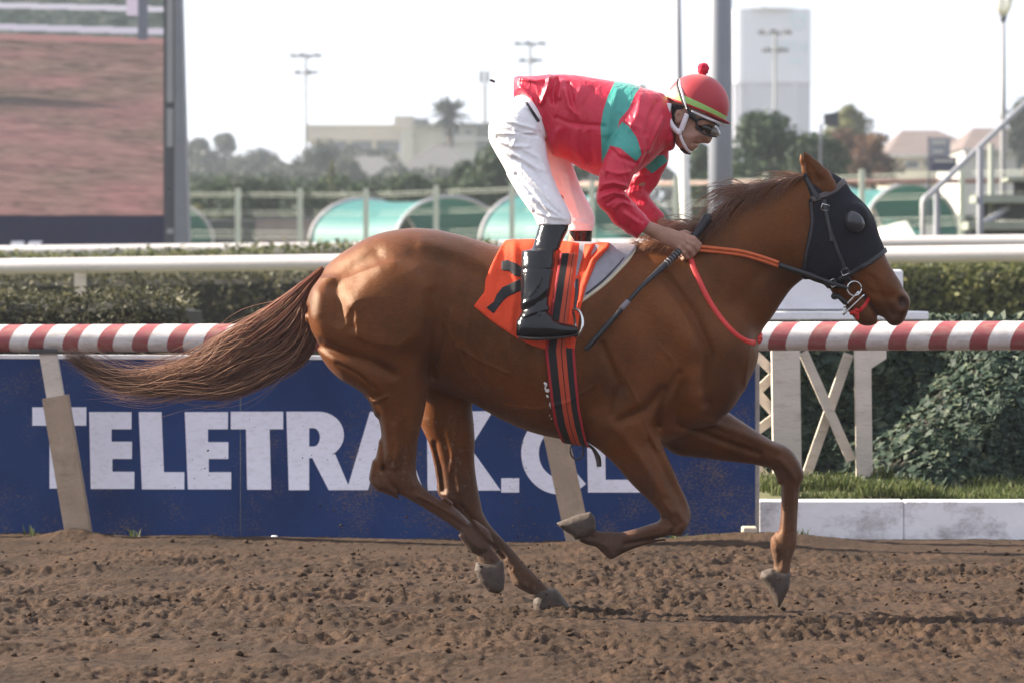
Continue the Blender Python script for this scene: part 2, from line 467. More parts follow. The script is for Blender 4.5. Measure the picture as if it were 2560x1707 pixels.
# clods on the track
def blob(r_, n=1):
    t = (1 + 5 ** .5) / 2
    v = np.array([(-1,t,0),(1,t,0),(-1,-t,0),(1,-t,0),(0,-1,t),(0,1,t),(0,-1,-t),(0,1,-t),(t,0,-1),(t,0,1),(-t,0,-1),(-t,0,1)], float); v /= np.linalg.norm(v[0])
    f = np.array([(0,11,5),(0,5,1),(0,1,7),(0,7,10),(0,10,11),(1,5,9),(5,11,4),(11,10,2),(10,7,6),(7,1,8),(3,9,4),(3,4,2),(3,2,6),(3,6,8),(3,8,9),(4,9,5),(2,4,11),(6,2,10),(8,6,7),(9,8,1)])
    return v, f
bv, bf = blob(1)
def scatter_blobs(name, P, R, material, sq=.7, seed=1, smooth=True):
    r = np.random.default_rng(seed); n = len(P)
    V = bv[None] * (1 + r.normal(0, .32, (n, 12, 1))) * np.array([1, 1, sq]) * R[:, None, None]
    an = r.random(n) * 6.28; c, s_ = np.cos(an)[:, None], np.sin(an)[:, None]
    V = np.stack([V[..., 0] * c - V[..., 1] * s_, V[..., 0] * s_ + V[..., 1] * c, V[..., 2]], -1) + P[:, None]
    F = (bf[None] + 12 * np.arange(n)[:, None, None]).reshape(-1, 3)
    return mesh_obj(name, V.reshape(-1, 3), F, material, None, smooth)
r = np.random.default_rng(21); n = 2600
px = r.uniform(-3.2, 3.2, n); py = r.uniform(12.6, 20.4, n); rr = .004 + .014 * r.random(n) ** 4
o = scatter_blobs('dirt_clods', np.stack([px, py, dirt_h(px, py) + rr * .25], 1), rr, m_dirt); tag(o, 'loose dirt clods strewn over the track', None, None, 'stuff')

# raised ground beyond the rail
m_grassy = mat('dry_grass_ground', (.10, .10, .045), .95, .3, 4, .4, 30, dirt=(.14, .10, .06), dirt_scale=1.5, dirt_amt=.8)
rows = [(21.45, -.06), (21.8, .17), (22.6, .24), (24.5, .42), (60, .45), (300, .45), (5000, .45)]
V = []; 
for y_, z_ in rows:
    for x_ in (-2500, -60, -8, 0, 8, 60, 2500): V.append((x_, y_, z_))
F = [(i*7+j, i*7+j+1, (i+1)*7+j+1, (i+1)*7+j) for i in range(len(rows)-1) for j in range(6)]
o = mesh_obj('terrain', V, F, m_grassy); tag(o, 'raised grassy ground inside the track', None, None, 'structure')
# ------------------------------------------------------------------ striped rail
m_stripe, N, L, b = new_mat('red_white_rail_paint')
a = attr_node(m_stripe, 'stripe'); fr = N.new('ShaderNodeMath'); fr.operation = 'FRACT'; L.new(a.outputs['Fac'], fr.inputs[0])
lt = N.new('ShaderNodeMath'); lt.operation = 'LESS_THAN'; L.new(fr.outputs[0], lt.inputs[0]); lt.inputs[1].default_value = .45
mx = N.new('ShaderNodeMix'); mx.data_type = 'RGBA'; L.new(lt.outputs[0], mx.inputs[0]); mx.inputs[6].default_value = (.66, .64, .63, 1); mx.inputs[7].default_value = (.29, .062, .07, 1)
tc = N.new('ShaderNodeTexCoord'); mp = N.new('ShaderNodeMapping'); mp.inputs['Scale'].default_value = (.35, 1, 1.3); L.new(tc.outputs['Object'], mp.inputs[0])
nz = N.new('ShaderNodeTexNoise'); nz.inputs['Scale'].default_value = 22; nz.inputs['Detail'].default_value = 9; nz.inputs['Roughness'].default_value = .75; L.new(mp.outputs[0], nz.inputs['Vector'])
mr = N.new('ShaderNodeMapRange'); mr.inputs[1].default_value = .46; mr.inputs[2].default_value = .76; mr.inputs[4].default_value = .85; L.new(nz.outputs[0], mr.inputs[0])
m2 = N.new('ShaderNodeMix'); m2.data_type = 'RGBA'; L.new(mr.outputs[0], m2.inputs[0]); L.new(mx.outputs[2], m2.inputs[6]); m2.inputs[7].default_value = (.30, .22, .17, 1)
L.new(m2.outputs[2], b.inputs['Base Color']); set_in(b, Roughness=.5)
m_wpost = mat('muddy_white_timber', (.58, .51, .43), .7, .14, 8, .35, 60, dirt=(.24, .18, .13), dirt_scale=16, dirt_amt=.8, stretch=(.5, 1, 2.2))
m_mudpost = mat('mud_caked_timber', (.36, .27, .19), .85, .22, 14, .5, 50, dirt=(.22, .15, .10), dirt_scale=7, dirt_amt=.7)
m_rust = mat('dark_bracket', (.05, .045, .045), .7)

rail = empty('striped_rail', at(1280, 1350, rail_Y(1280)) * np.array([1, 1, 0]), 'red and white striped safety rail along the track', 'rail')
def rail_pt(u):
    Y = rail_Y(u); return at(u, 846 - 7 * u / 2560, Y)
us = np.linspace(-1400, 3900, 180); P = np.array([rail_pt(u) for u in us]); n = 20; R = .0707
t = P[-1] - P[0]; t /= np.linalg.norm(t); sd = np.cross(t, (0, 0, 1)); up = np.cross(sd, t)
V = []; S_ = []
for p in P:
    for k in range(n):
        an = 2 * math.pi * k / n; q = p + R * (math.cos(an) * sd + math.sin(an) * up); V.append(q)
        S_.append(np.interp(p[0] - .43 * R * math.sin(an) + .02 * math.cos(an), [-6, -2.592, -1.677, 1.350, 2.314, 6], [-18.6, 0, 5, 21, 26, 45.1]) + .225)
F = [(i*n+k, i*n+(k+1) % n, (i+1)*n+(k+1) % n, (i+1)*n+k) for i in range(len(P)-1) for k in range(n)]
mesh_obj('rail_tube', V, F, m_stripe, rail, True, {'stripe': S_})
def rail_post(uu0, v0, uu1, v1, w0, w1, dv_split):
    """leaning post: upper bare timber, lower muddy sleeve"""
    Y = rail_Y((uu0 + uu1) / 2)
    a0, a1 = at(uu0, v0, Y), at(uu1, v1, Y); s_ = a0 + (a1 - a0) * dv_split
    p = MB().bar(a0, s_, w0 * Y / FPX, .075, (0, 1, 0)).build('post', m_wpost, rail)
    MB().bar(s_ - (a1 - a0) * .012, a1 + (a1 - a0) * .08, w1 * Y / FPX, .115, (0, 1, 0)).build('post_sleeve', m_mudpost, p)
    MB().box((a0[0] - .09, Y - .05, a0[2] - .012), (a0[0] + .05, Y + .05, a0[2] + .012)).build('bracket', m_rust, rail)
rail_post(120, 878, 200, 1350, 42, 63, .25)
rail_post(1345, 876, 1450, 1368, 42, 63, .25)
rail_post(2660, 874, 2740, 1380, 42, 63, .25)
rail_post(-1180, 882, -1080, 1340, 42, 63, .25)

# ------------------------------------------------------------------ advertising board
m_blue, N, L, b = new_mat('blue_board_paint')
tc = N.new('ShaderNodeTexCoord'); n1 = N.new('ShaderNodeTexNoise'); n1.inputs['Scale'].default_value = 2.5; n1.inputs['Detail'].default_value = 6; L.new(tc.outputs['Object'], n1.inputs['Vector'])
cr = N.new('ShaderNodeValToRGB'); L.new(n1.outputs[0], cr.inputs[0]); cr.color_ramp.elements[0].position = .3; cr.color_ramp.elements[0].color = (.010, .031, .115, 1); cr.color_ramp.elements[1].position = .72; cr.color_ramp.elements[1].color = (.017, .050, .172, 1)
mp = N.new('ShaderNodeMapping'); mp.inputs['Scale'].default_value = (.45, 1, 1); mp.inputs['Rotation'].default_value = (0, .25, 0); L.new(tc.outputs['Object'], mp.inputs[0])
vz = N.new('ShaderNodeTexNoise'); vz.inputs['Scale'].default_value = 150; vz.inputs['Detail'].default_value = 3; L.new(mp.outputs[0], vz.inputs['Vector'])
n4 = N.new('ShaderNodeTexNoise'); n4.inputs['Scale'].default_value = 3.3; n4.inputs['Detail'].default_value = 5; L.new(tc.outputs['Object'], n4.inputs['Vector'])
ml = N.new('ShaderNodeMath'); ml.operation = 'ADD'; L.new(vz.outputs[0], ml.inputs[0]); L.new(n4.outputs[0], ml.inputs[1])
sp = N.new('ShaderNodeSeparateXYZ'); L.new(tc.outputs['Object'], sp.inputs[0])
lo_ = N.new('ShaderNodeMapRange'); L.new(sp.outputs['Z'], lo_.inputs[0]); lo_.inputs[1].default_value = 0; lo_.inputs[2].default_value = .55; lo_.inputs[3].default_value = .10; lo_.inputs[4].default_value = 0
ml2 = N.new('ShaderNodeMath'); ml2.operation = 'ADD'; L.new(ml.outputs[0], ml2.inputs[0]); L.new(lo_.outputs[0], ml2.inputs[1])
mr = N.new('ShaderNodeMapRange'); mr.inputs[1].default_value = 1.14; mr.inputs[2].default_value = 1.34; mr.inputs[3].default_value = 0; mr.inputs[4].default_value = .75; L.new(ml2.outputs[0], mr.inputs[0])
mx = N.new('ShaderNodeMix'); mx.data_type = 'RGBA'; L.new(mr.outputs[0], mx.inputs[0]); L.new(cr.outputs[0], mx.inputs[6]); mx.inputs[7].default_value = (.17, .12, .09, 1)
L.new(mx.outputs[2], b.inputs['Base Color']); set_in(b, Roughness=.55, **{'Specular IOR Level': .15})
m_letter = mat('white_letter_vinyl', (.86, .86, .95), .5, .05, 5, dirt=(.36, .30, .26), dirt_scale=60, dirt_amt=.4, stretch=(.4, 1, 1))
m_ledge = mat('white_ledge', (.75, .75, .76), .5, .08, 10)

board = empty('advertising_board', at(900, 1350, board_Y(900)) * np.array([1, 1, 0]), 'dirty blue trackside advertising board reading TELETRAK.CL', 'sign board')
def bp_(u, v, dy=0.0): return at(u, v, board_Y(u)) + np.array([0, dy, 0])
p0, p1 = bp_(-1500, 897), bp_(1888, 897); zb = -.05; zt0 = bp_(0, 897)[2]
def slab(name, u0, u1, z0, z1, dy0, dy1, material, parent):
    a_, c_ = bp_(u0, 900), bp_(u1, 900)
    V = [(a_[0], a_[1]+dy0, z0), (c_[0], c_[1]+dy0, z0), (c_[0], c_[1]+dy1, z0), (a_[0], a_[1]+dy1, z0)]; V += [(x, y, z1) for x, y, z in V]
    return mesh_obj(name, V, [(0,3,2,1),(4,5,6,7),(0,1,5,4),(1,2,6,5),(2,3,7,6),(3,0,4,7)], material, parent)
slab('panel', -1500, 600, zb, zt0, 0, .035, m_blue, board)
slab('panel', 601.5, 1888, zb, zt0, 0, .035, m_blue, board)
slab('top_ledge', -1500, 1886, zt0 + .002, zt0 + .022, -.004, .12, m_ledge, board)
for u in (-900, -300, 300, 900, 1500, 1880): slab('back_stay', u, u + 20, zb, zt0 - .01, .037, .10, m_wpost, board)
letters = [
 [[(81,1017),(216,1017),(216,1063),(182,1063),(182,1220),(124,1220),(124,1063),(81,1063)]],
 [[(223,1029),(329,1029),(329,1072),(279,1072),(279,1103),(330,1103),(330,1146),(281,1146),(281,1178),(336,1178),(336,1221),(227,1221)]],
 [[(347,1029),(404,1029),(410,1179),(461,1179),(461,1222),(355,1222)]],
 [[(462,1029),(570,1029),(570,1072),(520,1072),(520,1104),(571,1104),(571,1146),(522,1146),(522,1179),(578,1179),(578,1222),(470,1222)]],
 [[(577,1028),(708,1028),(708,1072),(674,1072),(678,1223),(618,1223),(615,1072),(577,1072)]],
 'R',
 [[(867,1224),(925,1028),(990,1028),(1058,1224),(998,1224),(988,1190),(930,1190),(920,1224)]],
 [[(1067,1027),(1129,1027),(1129,1100),(1172,1027),(1232,1027),(1176,1118),(1252,1225),(1186,1225),(1129,1142),(1129,1225),(1069,1225)]],
 [[(1253,1194),(1298,1194),(1298,1230),(1253,1230)]],
 'C',
 [[(1466,1033),(1512,1033),(1514,1198),(1600,1198),(1600,1230),(1470,1230)]]]
def arc(cu, cv, ru, rv, a0, a1, n): return [(cu + ru * math.cos(a), cv + rv * math.sin(a)) for a in np.radians(np.linspace(a0, a1, n))]
for k, spec in enumerate(letters):
    if spec == 'R':
        outer = [(716,1028),(795,1028)] + arc(797, 1086, 63, 58, -90, 70, 16) + [(876,1224),(822,1224),(780,1150),(781,1224),(722,1224)]
        inner = [(772,1069),(783,1069)] + arc(784, 1092, 16, 23, -80, 80, 9) + [(773,1115)]
        polys = [outer]; 
        # bowl cut: split the outline at the counter
        A_ = [(716,1028),(773,1028),(773,1224),(722,1224)]
        B_ = [(773,1028),(795,1028)] + arc(797, 1086, 63, 58, -90, 90, 18) + [(773,1144),(773,1115)] + arc(784, 1092, 16, 23, 80, -80, 9) + [(773,1069)]
        C_ = [(781,1144.2),(838,1134),(876,1224),(822,1224)]
        polys = [A_, B_, C_]
    elif spec == 'C':
        polys = [arc(1400, 1132, 97, 103, 48, 312, 40) + arc(1402, 1132, 55, 62, 312, 48, 40)]
    else: polys = spec
    mb = MB()
    for i, pl in enumerate(polys):
        pts = [bp_(u, v, -.005 - .0002 * i) for u, v in pl]
        mb.prism(pts, (0, .0045, 0))
    mb.build('letter', m_letter, board)

# small things at the foot of the board
m_block = mat('pale_wood_block', (.5, .42, .32), .8, .2, 12, .4, 40)
q = at(1872, 1335, board_Y(1880) - .12); blk = MB().box((q[0] - .035, q[1] - .06, .0), (q[0] + .04, q[1] + .06, .10), .006).build('wooden_block', m_block); tag(blk, 'small pale wooden block at the right end of the blue board', 'block')
q = at(683, 1352, board_Y(683) - .25); mb = MB().box((q[0] - .03, q[1] - .02, q[2] - .012), (q[0] + .03, q[1] + .02, q[2] + .006), .006).box((q[0] - .012, q[1] - .015, q[2] + .004), (q[0] + .024, q[1] + .015, q[2] + .03), .006)
tag(mb.build('foam_scrap', m_ledge), 'white scrap of litter at the foot of the blue board', 'litter')

# ------------------------------------------------------------------ leaves
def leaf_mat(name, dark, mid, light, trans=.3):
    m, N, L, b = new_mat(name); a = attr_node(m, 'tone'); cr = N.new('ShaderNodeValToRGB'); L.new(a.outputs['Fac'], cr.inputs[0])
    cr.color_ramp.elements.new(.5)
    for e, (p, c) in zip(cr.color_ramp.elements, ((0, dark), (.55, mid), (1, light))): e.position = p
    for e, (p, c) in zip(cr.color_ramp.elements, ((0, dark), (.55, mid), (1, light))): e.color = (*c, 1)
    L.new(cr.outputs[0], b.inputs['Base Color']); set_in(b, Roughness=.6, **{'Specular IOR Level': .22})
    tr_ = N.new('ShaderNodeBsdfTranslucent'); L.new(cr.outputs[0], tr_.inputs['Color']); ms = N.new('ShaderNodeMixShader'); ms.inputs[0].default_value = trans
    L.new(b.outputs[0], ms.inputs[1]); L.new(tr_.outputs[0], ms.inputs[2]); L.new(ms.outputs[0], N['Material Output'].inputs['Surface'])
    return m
def leaves(name, P, Nn, size, material, parent=None, seed=0, spread=.8, aspect=.55, tone=None):
    """one small folded leaf per point"""
    r = np.random.default_rng(seed); n = len(P)
    nn = Nn + r.normal(0, spread, (n, 3)); nn /= np.linalg.norm(nn, axis=1)[:, None] + 1e-9
    t = r.normal(0, 1, (n, 3)); t -= nn * (t * nn).sum(1)[:, None]; t /= np.linalg.norm(t, axis=1)[:, None] + 1e-9
    s_ = np.cross(nn, t); sz = (size * (.4 + 1.2 * r.random(n) ** 1.3))[:, None]
    V = np.stack([P - t * sz * .5, P + s_ * sz * aspect * .5 + nn * sz * .10, P + t * sz * .55, P - s_ * sz * aspect * .5 + nn * sz * .10], 1)
    F = np.stack([np.array([0, 1, 2]), np.array([0, 2, 3])])[None] + 4 * np.arange(n)[:, None, None]
    tn = np.clip(r.normal(.45, .22, n), 0, 1) if tone is None else np.clip(tone + r.normal(0, .12, n), 0, 1)
    return mesh_obj(name, V.reshape(-1, 3), F.reshape(-1, 3), material, parent, False, {'tone': np.repeat(tn, 4)})
m_hedge = leaf_mat('hedge_leaves', (.022, .024, .012), (.066, .064, .031), (.21, .19, .11))
m_hedge2 = leaf_mat('bright_hedge_leaves', (.030, .042, .014), (.105, .115, .04), (.30, .28, .11), .35)
m_ivy = leaf_mat('ivy_leaves', (.010, .022, .016), (.030, .052, .034), (.12, .135, .075), .15)
m_twig = mat('hedge_inner_twigs', (.022, .020, .014), .95, .3, 8, .6, 20)

def hedge(name, u0, u1, Y0, Y1, vtop, zbot, n, size, material, label, seed, group=None, twig=m_twig):
    """clipped hedge between two picture columns; vtop(u) gives its top edge at Y0"""
    r = np.random.default_rng(seed); root = empty(name, at((u0+u1)/2, 800, (Y0+Y1)/2) * np.array([1, 1, 0]) + np.array([0, 0, zbot]), label, 'hedge', group)
    uu = r.uniform(u0, u1, n); zt = np.array([at(u, vtop(u), Y0)[2] for u in uu]); x = (uu - 1280) / FPX * Y0
    k = r.random(n); top = k < .34
    z = np.where(top, zt, zbot + (zt - zbot) * r.random(n) ** .8); y = np.where(top, Y0 + (Y1 - Y0) * r.random(n), Y0)
    bump = .06 * vnoise(x * 3.1 + seed, z * 4 + y * 3, seed) + .04 * vnoise(x * 9, z * 9 + y * 7, seed + 1)
    y = np.where(top, y, y + bump * 1.4 + .06 * r.normal(0, 1, n).clip(-1, 2)); z = np.where(top, z + bump * .6 + .03 * r.normal(0, 1, n), z)
    rnd = np.clip((z - (zt - .12)) / .12, 0, 1) * (~top); y = y + rnd * .10
    Nn = np.where(top[:, None], np.array([0, -.2, 1.0]), np.array([0, -1.0, .35]))
    leaves('foliage', np.stack([x, y, z], 1), Nn, size, material, root, seed)
    m = 40; uu = np.linspace(u0, u1, m); V = []
    for u in uu:
        zt_ = at(u, vtop(u), Y0)[2] - .05; xx = (u - 1280) / FPX * Y0
        V += [(xx, Y0 + .07, zbot - .1), (xx, Y0 + .07, zt_ - .05), (xx, Y0 + .16, zt_), (xx, Y1 - .05, zt_), (xx, Y1, zbot - .1)]
    F = [(i*5+j, (i+1)*5+j, (i+1)*5+j+1, i*5+j+1) for i in range(m-1) for j in range(4)] + [(0,1,2,3,4), tuple((m-1)*5+j for j in (4,3,2,1,0))]
    mesh_obj('inner_twigs', V, F, twig, root)
    return root
hedge('low_hedge', -420, 470, 25.0, 26.2, lambda u: 737 + 8 * math.sin(u * .013) + max(0, u - 330) * .17, .30, 9500, .036, m_hedge, 'low clipped hedge behind the left end of the striped rail', 31)
hedge('tall_hedge', -520, 1500, 38.2, 40.0, lambda u: 690 - u * .010, .45, 13000, .055, m_hedge, 'dark hedge under the nearer white rail, left of the horse', 32)
hedge('back_hedge', -200, 1500, 43.0, 44.2, lambda u: 642 - np.clip((u - 150) / 700, 0, 1) * 26, .45, 7500, .06, m_hedge2, 'dry yellowish hedge between the two white rails', 33)
hedge('bright_hedge', 2150, 3000, 34.6, 36.6, lambda u: 668 + 3 * math.sin(u * .02), .45, 11000, .055, m_hedge2, 'sunlit green hedge under the white rails at the right', 34)

# ------------------------------------------------------------------ plain white rails
m_wrail = mat('weathered_white_rail', (.50, .47, .47), .6, .10, 3, .2, 40, dirt=(.34, .28, .25), dirt_scale=6, dirt_amt=.5, stretch=(.25, 1, 1))
def white_rail(name, Ya, Yb, va, vb, R, posts, label):
    root = empty(name, at(1280, 750, (Ya+Yb)/2) * np.array([1, 1, 0]) + np.array([0, 0, .45]), label, 'rail')
    f = lambda u: at(u, va + (vb - va) * u / 2300, Ya + (Yb - Ya) * u / 2300)
    MB().tube([f(u) for u in np.linspace(-900, 3300, 30)], R, 16).build('rail_tube', m_wrail, root, True)
    for u in posts:
        p = f(u); MB().bar((p[0], p[1] + .02, p[2]), (p[0], p[1] + .02, .40), .10, .08).build('post', m_wpost, root)
    return root
white_rail('white_rail', 36.5, 33.5, 667, 637, .0705, (-520, 200, 830, 1500, 2700, 3300), 'nearer plain white rail in front of the hedges')
white_rail('white_rail', 48.0, 45.0, 630, 606, .0715, (-600, 60, 640, 1300, 1950, 2500, 3050), 'farther plain white rail behind the hedges')

# ------------------------------------------------------------------ kerb wall, grass, ivy bank, stand
m_kerb = mat('white_kerb_paint', (.88, .87, .88), .6, .07, 4, .25, 30, dirt=(.26, .22, .20), dirt_scale=7, dirt_amt=1.0, stretch=(.7, 1, 1))
kerb = empty('kerb_wall', at(2200, 1350, 20.7) * np.array([1, 1, 0]), 'low white painted kerb wall at the right beside the track', 'wall')
for i, (u0, u1) in enumerate(((1896, 2259), (2260.5, 2619), (2620.5, 2990), (2991.5, 3400))):
    a_, c_ = at(u0, 1250, 20.75), at(u1, 1253, 20.75)
    MB().box((a_[0], 20.75, -.05), (c_[0], 20.90, a_[2] - .001 * (i % 2)), .008).build('kerb_block', m_kerb, kerb)
m_blade = leaf_mat('grass_blades', (.03, .042, .012), (.075, .10, .028), (.24, .23, .10), .35)
def grass(name, P, h, material, seed, parent=None):
    r = np.random.default_rng(seed); n = len(P); a_ = r.random(n) * 6.28; d = np.stack([np.cos(a_), np.sin(a_), 0 * a_], 1)
    hh = (h * (.5 + .8 * r.random(n)))[:, None]; ln = r.normal(0, .35, (n, 2)); tip = P + np.column_stack([ln * hh, hh[:, 0]])
    midp = P + np.column_stack([ln * hh * .3, hh[:, 0] * .55]); w = .0035 + .003 * r.random(n)[:, None]
    V = np.stack([P - d * w, P + d * w, midp + d * w * .8, midp - d * w * .8, tip], 1)
    k = 5 * np.arange(n)[:, None]
    tn = np.repeat(np.clip(r.normal(.5, .2, n), 0, 1), 5)
    F = [tuple(x) for x in (np.array([[0, 1, 2, 3]]) + k)] + [tuple(x) for x in (np.array([[3, 2, 4]]) + k)]
    return mesh_obj(name, V.reshape(-1, 3), F, material, parent, False, {'tone': tn})
r = np.random.default_rng(41); n = 7500
x = r.uniform(at(1905, 0, 20.95)[0], at(2900, 0, 20.95)[0], n); y = 20.93 + .75 * r.random(n) ** 1.2
hz = .17 + .06 * np.clip((y - 20.9) / .7, 0, 1) + .05 * (vnoise(x * 3, y * 3, 5) > .1)
den = vnoise(x * 2.2 + 3, y * 2, 9) > (-.6 + .6 * np.clip((1.45 - x) / .2, 0, 1))
o = grass('kerb_grass', np.stack([x, y, hz], 1)[den], .066, m_blade, 42); tag(o, 'green grass growing along the top of the kerb wall', None, None, 'stuff')
tufts = []
for (u, v, Y, sp, m) in ((75, 1338, 21.05, .02, 14), (1800, 1372, 20.2, .12, 130), (1845, 1350, 20.25, .05, 70), (2000, 1338, 20.7, .02, 25), (330, 1345, 21.0, .02, 8), (1690, 1372, 20.3, .06, 40)):
    c = at(u, v, Y); tufts.append(np.column_stack([c[0] + r.normal(0, sp, m), Y + r.normal(0, .03, m), np.full(m, .005)]))
o = grass('weed_tufts', np.vstack(tufts), .06, m_blade, 43); tag(o, 'thin weeds sprouting at the foot of the board and kerb', None, None, 'stuff')

def ivy_Y(x, z):
    u = 1280 + x / 22.5 * FPX
    edge = 2395 - (z - .25) * 160            # the near hump starts right of this picture column, lower down further left
    edge = 2420 - 260 * np.clip((.85 - z) / .6, 0, 1)
    k = 1 / (1 + np.exp(-(u - edge) / 26))
    Yn = 21.75 + 1.0 * (z - .2); Yf = 22.75 + .35 * (z - .2)
    return Yf * (1 - k) + Yn * k + .10 * vnoise(x * 2.6, z * 3, 61) + .06 * vnoise(x * 7, z * 7, 62)
r = np.random.default_rng(51); n = 17000
x = r.uniform(at(1860, 0, 22.6)[0], at(2960, 0, 22.6)[0], n); z = .17 + .98 * r.random(n)
y = ivy_Y(x, z) - .03 * r.random(n)
e = .02; gx = (ivy_Y(x + e, z) - ivy_Y(x - e, z)) / (2 * e); gz = (ivy_Y(x, z + e) - ivy_Y(x, z - e)) / (2 * e)
Nn = np.stack([gx, -np.ones(n), gz], 1); Nn /= np.linalg.norm(Nn, axis=1)[:, None]
o = leaves('ivy', np.stack([x, y, z], 1), Nn + np.array([0, 0, .35]), .052, m_ivy, None, 52, .5, .85); tag(o, 'dark ivy covering the bank behind the kerb wall', None, None, 'stuff')
xs_ = np.linspace(at(1840, 0, 22.6)[0], at(3000, 0, 22.6)[0], 80); zs_ = np.linspace(.0, 1.12, 24); XX, ZZ = np.meshgrid(xs_, zs_, indexing='ij'); YY = ivy_Y(XX, ZZ) + .06
idx = np.arange(XX.size).reshape(XX.shape); F = np.stack([idx[:-1, :-1], idx[1:, :-1], idx[1:, 1:], idx[:-1, 1:]], -1).reshape(-1, 4)
V = np.stack([XX, YY, ZZ], -1).reshape(-1, 3); o = mesh_obj('ivy_bank', V, F, m_twig, None, True); tag(o, 'earth bank under the ivy', None, None, 'structure')

stand = empty('white_stand', at(2060, 1200, 21.9) * np.array([1, 1, 0]) + np.array([0, 0, .2]), 'white wooden trackside stand with crossed braces and a boxed top', 'stand')
Ys = 21.75
def sbar(name, u0, v0, u1, v1, wpx, Y=Ys, d=.05, m=m_wpost):
    return MB().bar(at(u0, v0, Y), at(u1, v1, Y), wpx * Y / FPX, d, (0, 1, 0)).build(name, m, stand)
sbar('post', 1963, 870, 1968, 1205, 70, d=.10)
sbar('post', 2156, 870, 2160, 1190, 40, d=.08)
sbar('post', 1872, 870, 1872, 1205, 30, Y=Ys + .5, d=.08)
sbar('brace', 2008, 880, 2128, 1150, 24, Y=Ys + .06); sbar('brace', 2122, 884, 2012, 1200, 24, Y=Ys + .13)
sbar('brace', 1882, 880, 1940, 935, 22, Y=Ys + .08); sbar('brace', 1932, 940, 1880, 990, 22, Y=Ys + .15); sbar('brace', 1880, 968, 1945, 1040, 24, Y=Ys + .08); sbar('brace', 1940, 1040, 1880, 1085, 22, Y=Ys + .15)
sbar('brace', 1884, 1160, 1940, 1215, 22, Y=Ys + .08)
poly = [at(u, v, Ys - .03) for u, v in ((2176, 872), (2216, 872), (2216, 896), (2176, 922))]; MB().prism(poly, (0, .05, 0)).build('bracket', m_wpost, stand)
m_wpanel = mat('white_panel', (.70, .70, .72), .5, .05, 6, .15, 30, dirt=(.42, .38, .36), dirt_scale=9, dirt_amt=.4)
a_, c_ = at(1850, 800, Ys - .06), at(2322, 779, Ys - .06); MB().box((a_[0], Ys - .06, a_[2]), (c_[0], Ys + .5, c_[2]), .006).build('shelf', m_wpanel, stand)
a_, c_ = at(1850, 777, Ys), at(2258, 674, Ys); MB().box((a_[0], Ys, a_[2]), (c_[0], Ys + .4, c_[2]), .01).build('box_panel', m_wpanel, stand)
MB().box((a_[0] - .003, Ys - .004, a_[2] + .001), (c_[0] + .003, Ys - .001, a_[2] + .004)).build('seam', m_rust, stand)
# ------------------------------------------------------------------ big screen
m_scrframe = mat('dark_screen_frame', (.055, .058, .075), .6, .1, 2)
m_steelgrey = mat('grey_steel', (.16, .165, .19), .55, .08, 3)
m_steelpale = mat('pale_steel', (.27, .27, .285), .55, .08, 3)
m_navy = mat('navy_fascia', (.010, .010, .045), .7, .08, 2)
YS = 62.0
screen = empty('video_screen', at(100, 760, YS) * np.array([1, 1, 0]) + np.array([0, 0, .45]), 'giant video screen at the left showing a replay of the dirt track', 'screen')
gu = np.linspace(-500, 409, 220); gv = np.linspace(-180, 539, 320); UU, VV = np.meshgrid(gu, gv, indexing='ij')
st_ = vnoise(UU / 55 + VV * .004, VV / 4.2 - UU * .012, 70) * .5 + vnoise(UU / 21, VV / 2.6 - UU * .02, 71) * .5
st2 = vnoise(UU / 160, VV / 34, 72)
s_rgb = lambda c: np.where(np.array(c) / 255 <= .04045, np.array(c) / 255 / 12.92, ((np.array(c) / 255 + .055) / 1.055) ** 2.4)
C = s_rgb((156, 124, 118)) * (1 + .62 * st_ + .14 * st2)[..., None] * (1 + .10 * st2[..., None] * np.array([1, -.6, .3]))
C = C * (1 + .10 * np.clip((VV - 300) / 240, 0, 1)[..., None] * np.array([1.3, 0, 0]))
lead = VV - (96 + UU * .028)                                    # top edge of the dirt in the replay
gr_ = vnoise(UU / 26, VV / 14, 73) * .5 + vnoise(UU / 9, VV / 7, 74) * .5
veg = s_rgb((112, 122, 118)) * (1 + .55 * gr_)[..., None] + s_rgb((110, 70, 50)) * np.clip(gr_ - .25, 0, 1)[..., None]
C = np.where((lead < -12)[..., None], veg, C)
C = np.where((np.abs(lead + 4) < 8)[..., None], s_rgb((188, 140, 138)), C)
C = np.where((np.abs(lead + 28) < 8)[..., None], s_rgb((222, 214, 232)), C)
C = np.where((np.abs(VV - (14 + UU * .024)) < 7)[..., None], s_rgb((232, 226, 240)), C)
C = np.where(((np.abs(UU - 358) < 12) & (lead < -6) & (VV > -120))[..., None], s_rgb((96, 100, 116)), C)
C = np.where(((np.abs(UU - 330) < 14) & (VV < 40) & (VV > -150))[..., None], s_rgb((220, 205, 225)), C)
C = np.where(((VV < -30 + UU * .02))[..., None], s_rgb((205, 205, 215)) * (1 + .05 * st2)[..., None], C)
shd = np.clip(1 - np.abs(VV - (252 + UU * .055)) / (13 * np.clip((330 - UU) / 160, 0, 1) + .01), 0, 1) * (UU < 325)
C = C * (1 - .62 * np.clip(shd * 3, 0, 1)[..., None]) + s_rgb((60, 62, 74)) * (.5 * np.clip(shd * 3, 0, 1))[..., None]
m_led, N, L, b = new_mat('led_display'); a = attr_node(m_led, 'picture'); L.new(a.outputs['Color'], b.inputs['Emission Color']); b.inputs['Emission Strength'].default_value = .205
b.inputs['Base Color'].default_value = (.02, .02, .02, 1); set_in(b, Roughness=.6)
idx = np.arange(UU.size).reshape(UU.shape); F = np.stack([idx[:-1, :-1], idx[:-1, 1:], idx[1:, 1:], idx[1:, :-1]], -1).reshape(-1, 4)
V = np.stack([(UU - 1280) / FPX * YS, np.full(UU.shape, YS), CAMZ - (VV - HORIZON) / FPX * YS], -1).reshape(-1, 3)
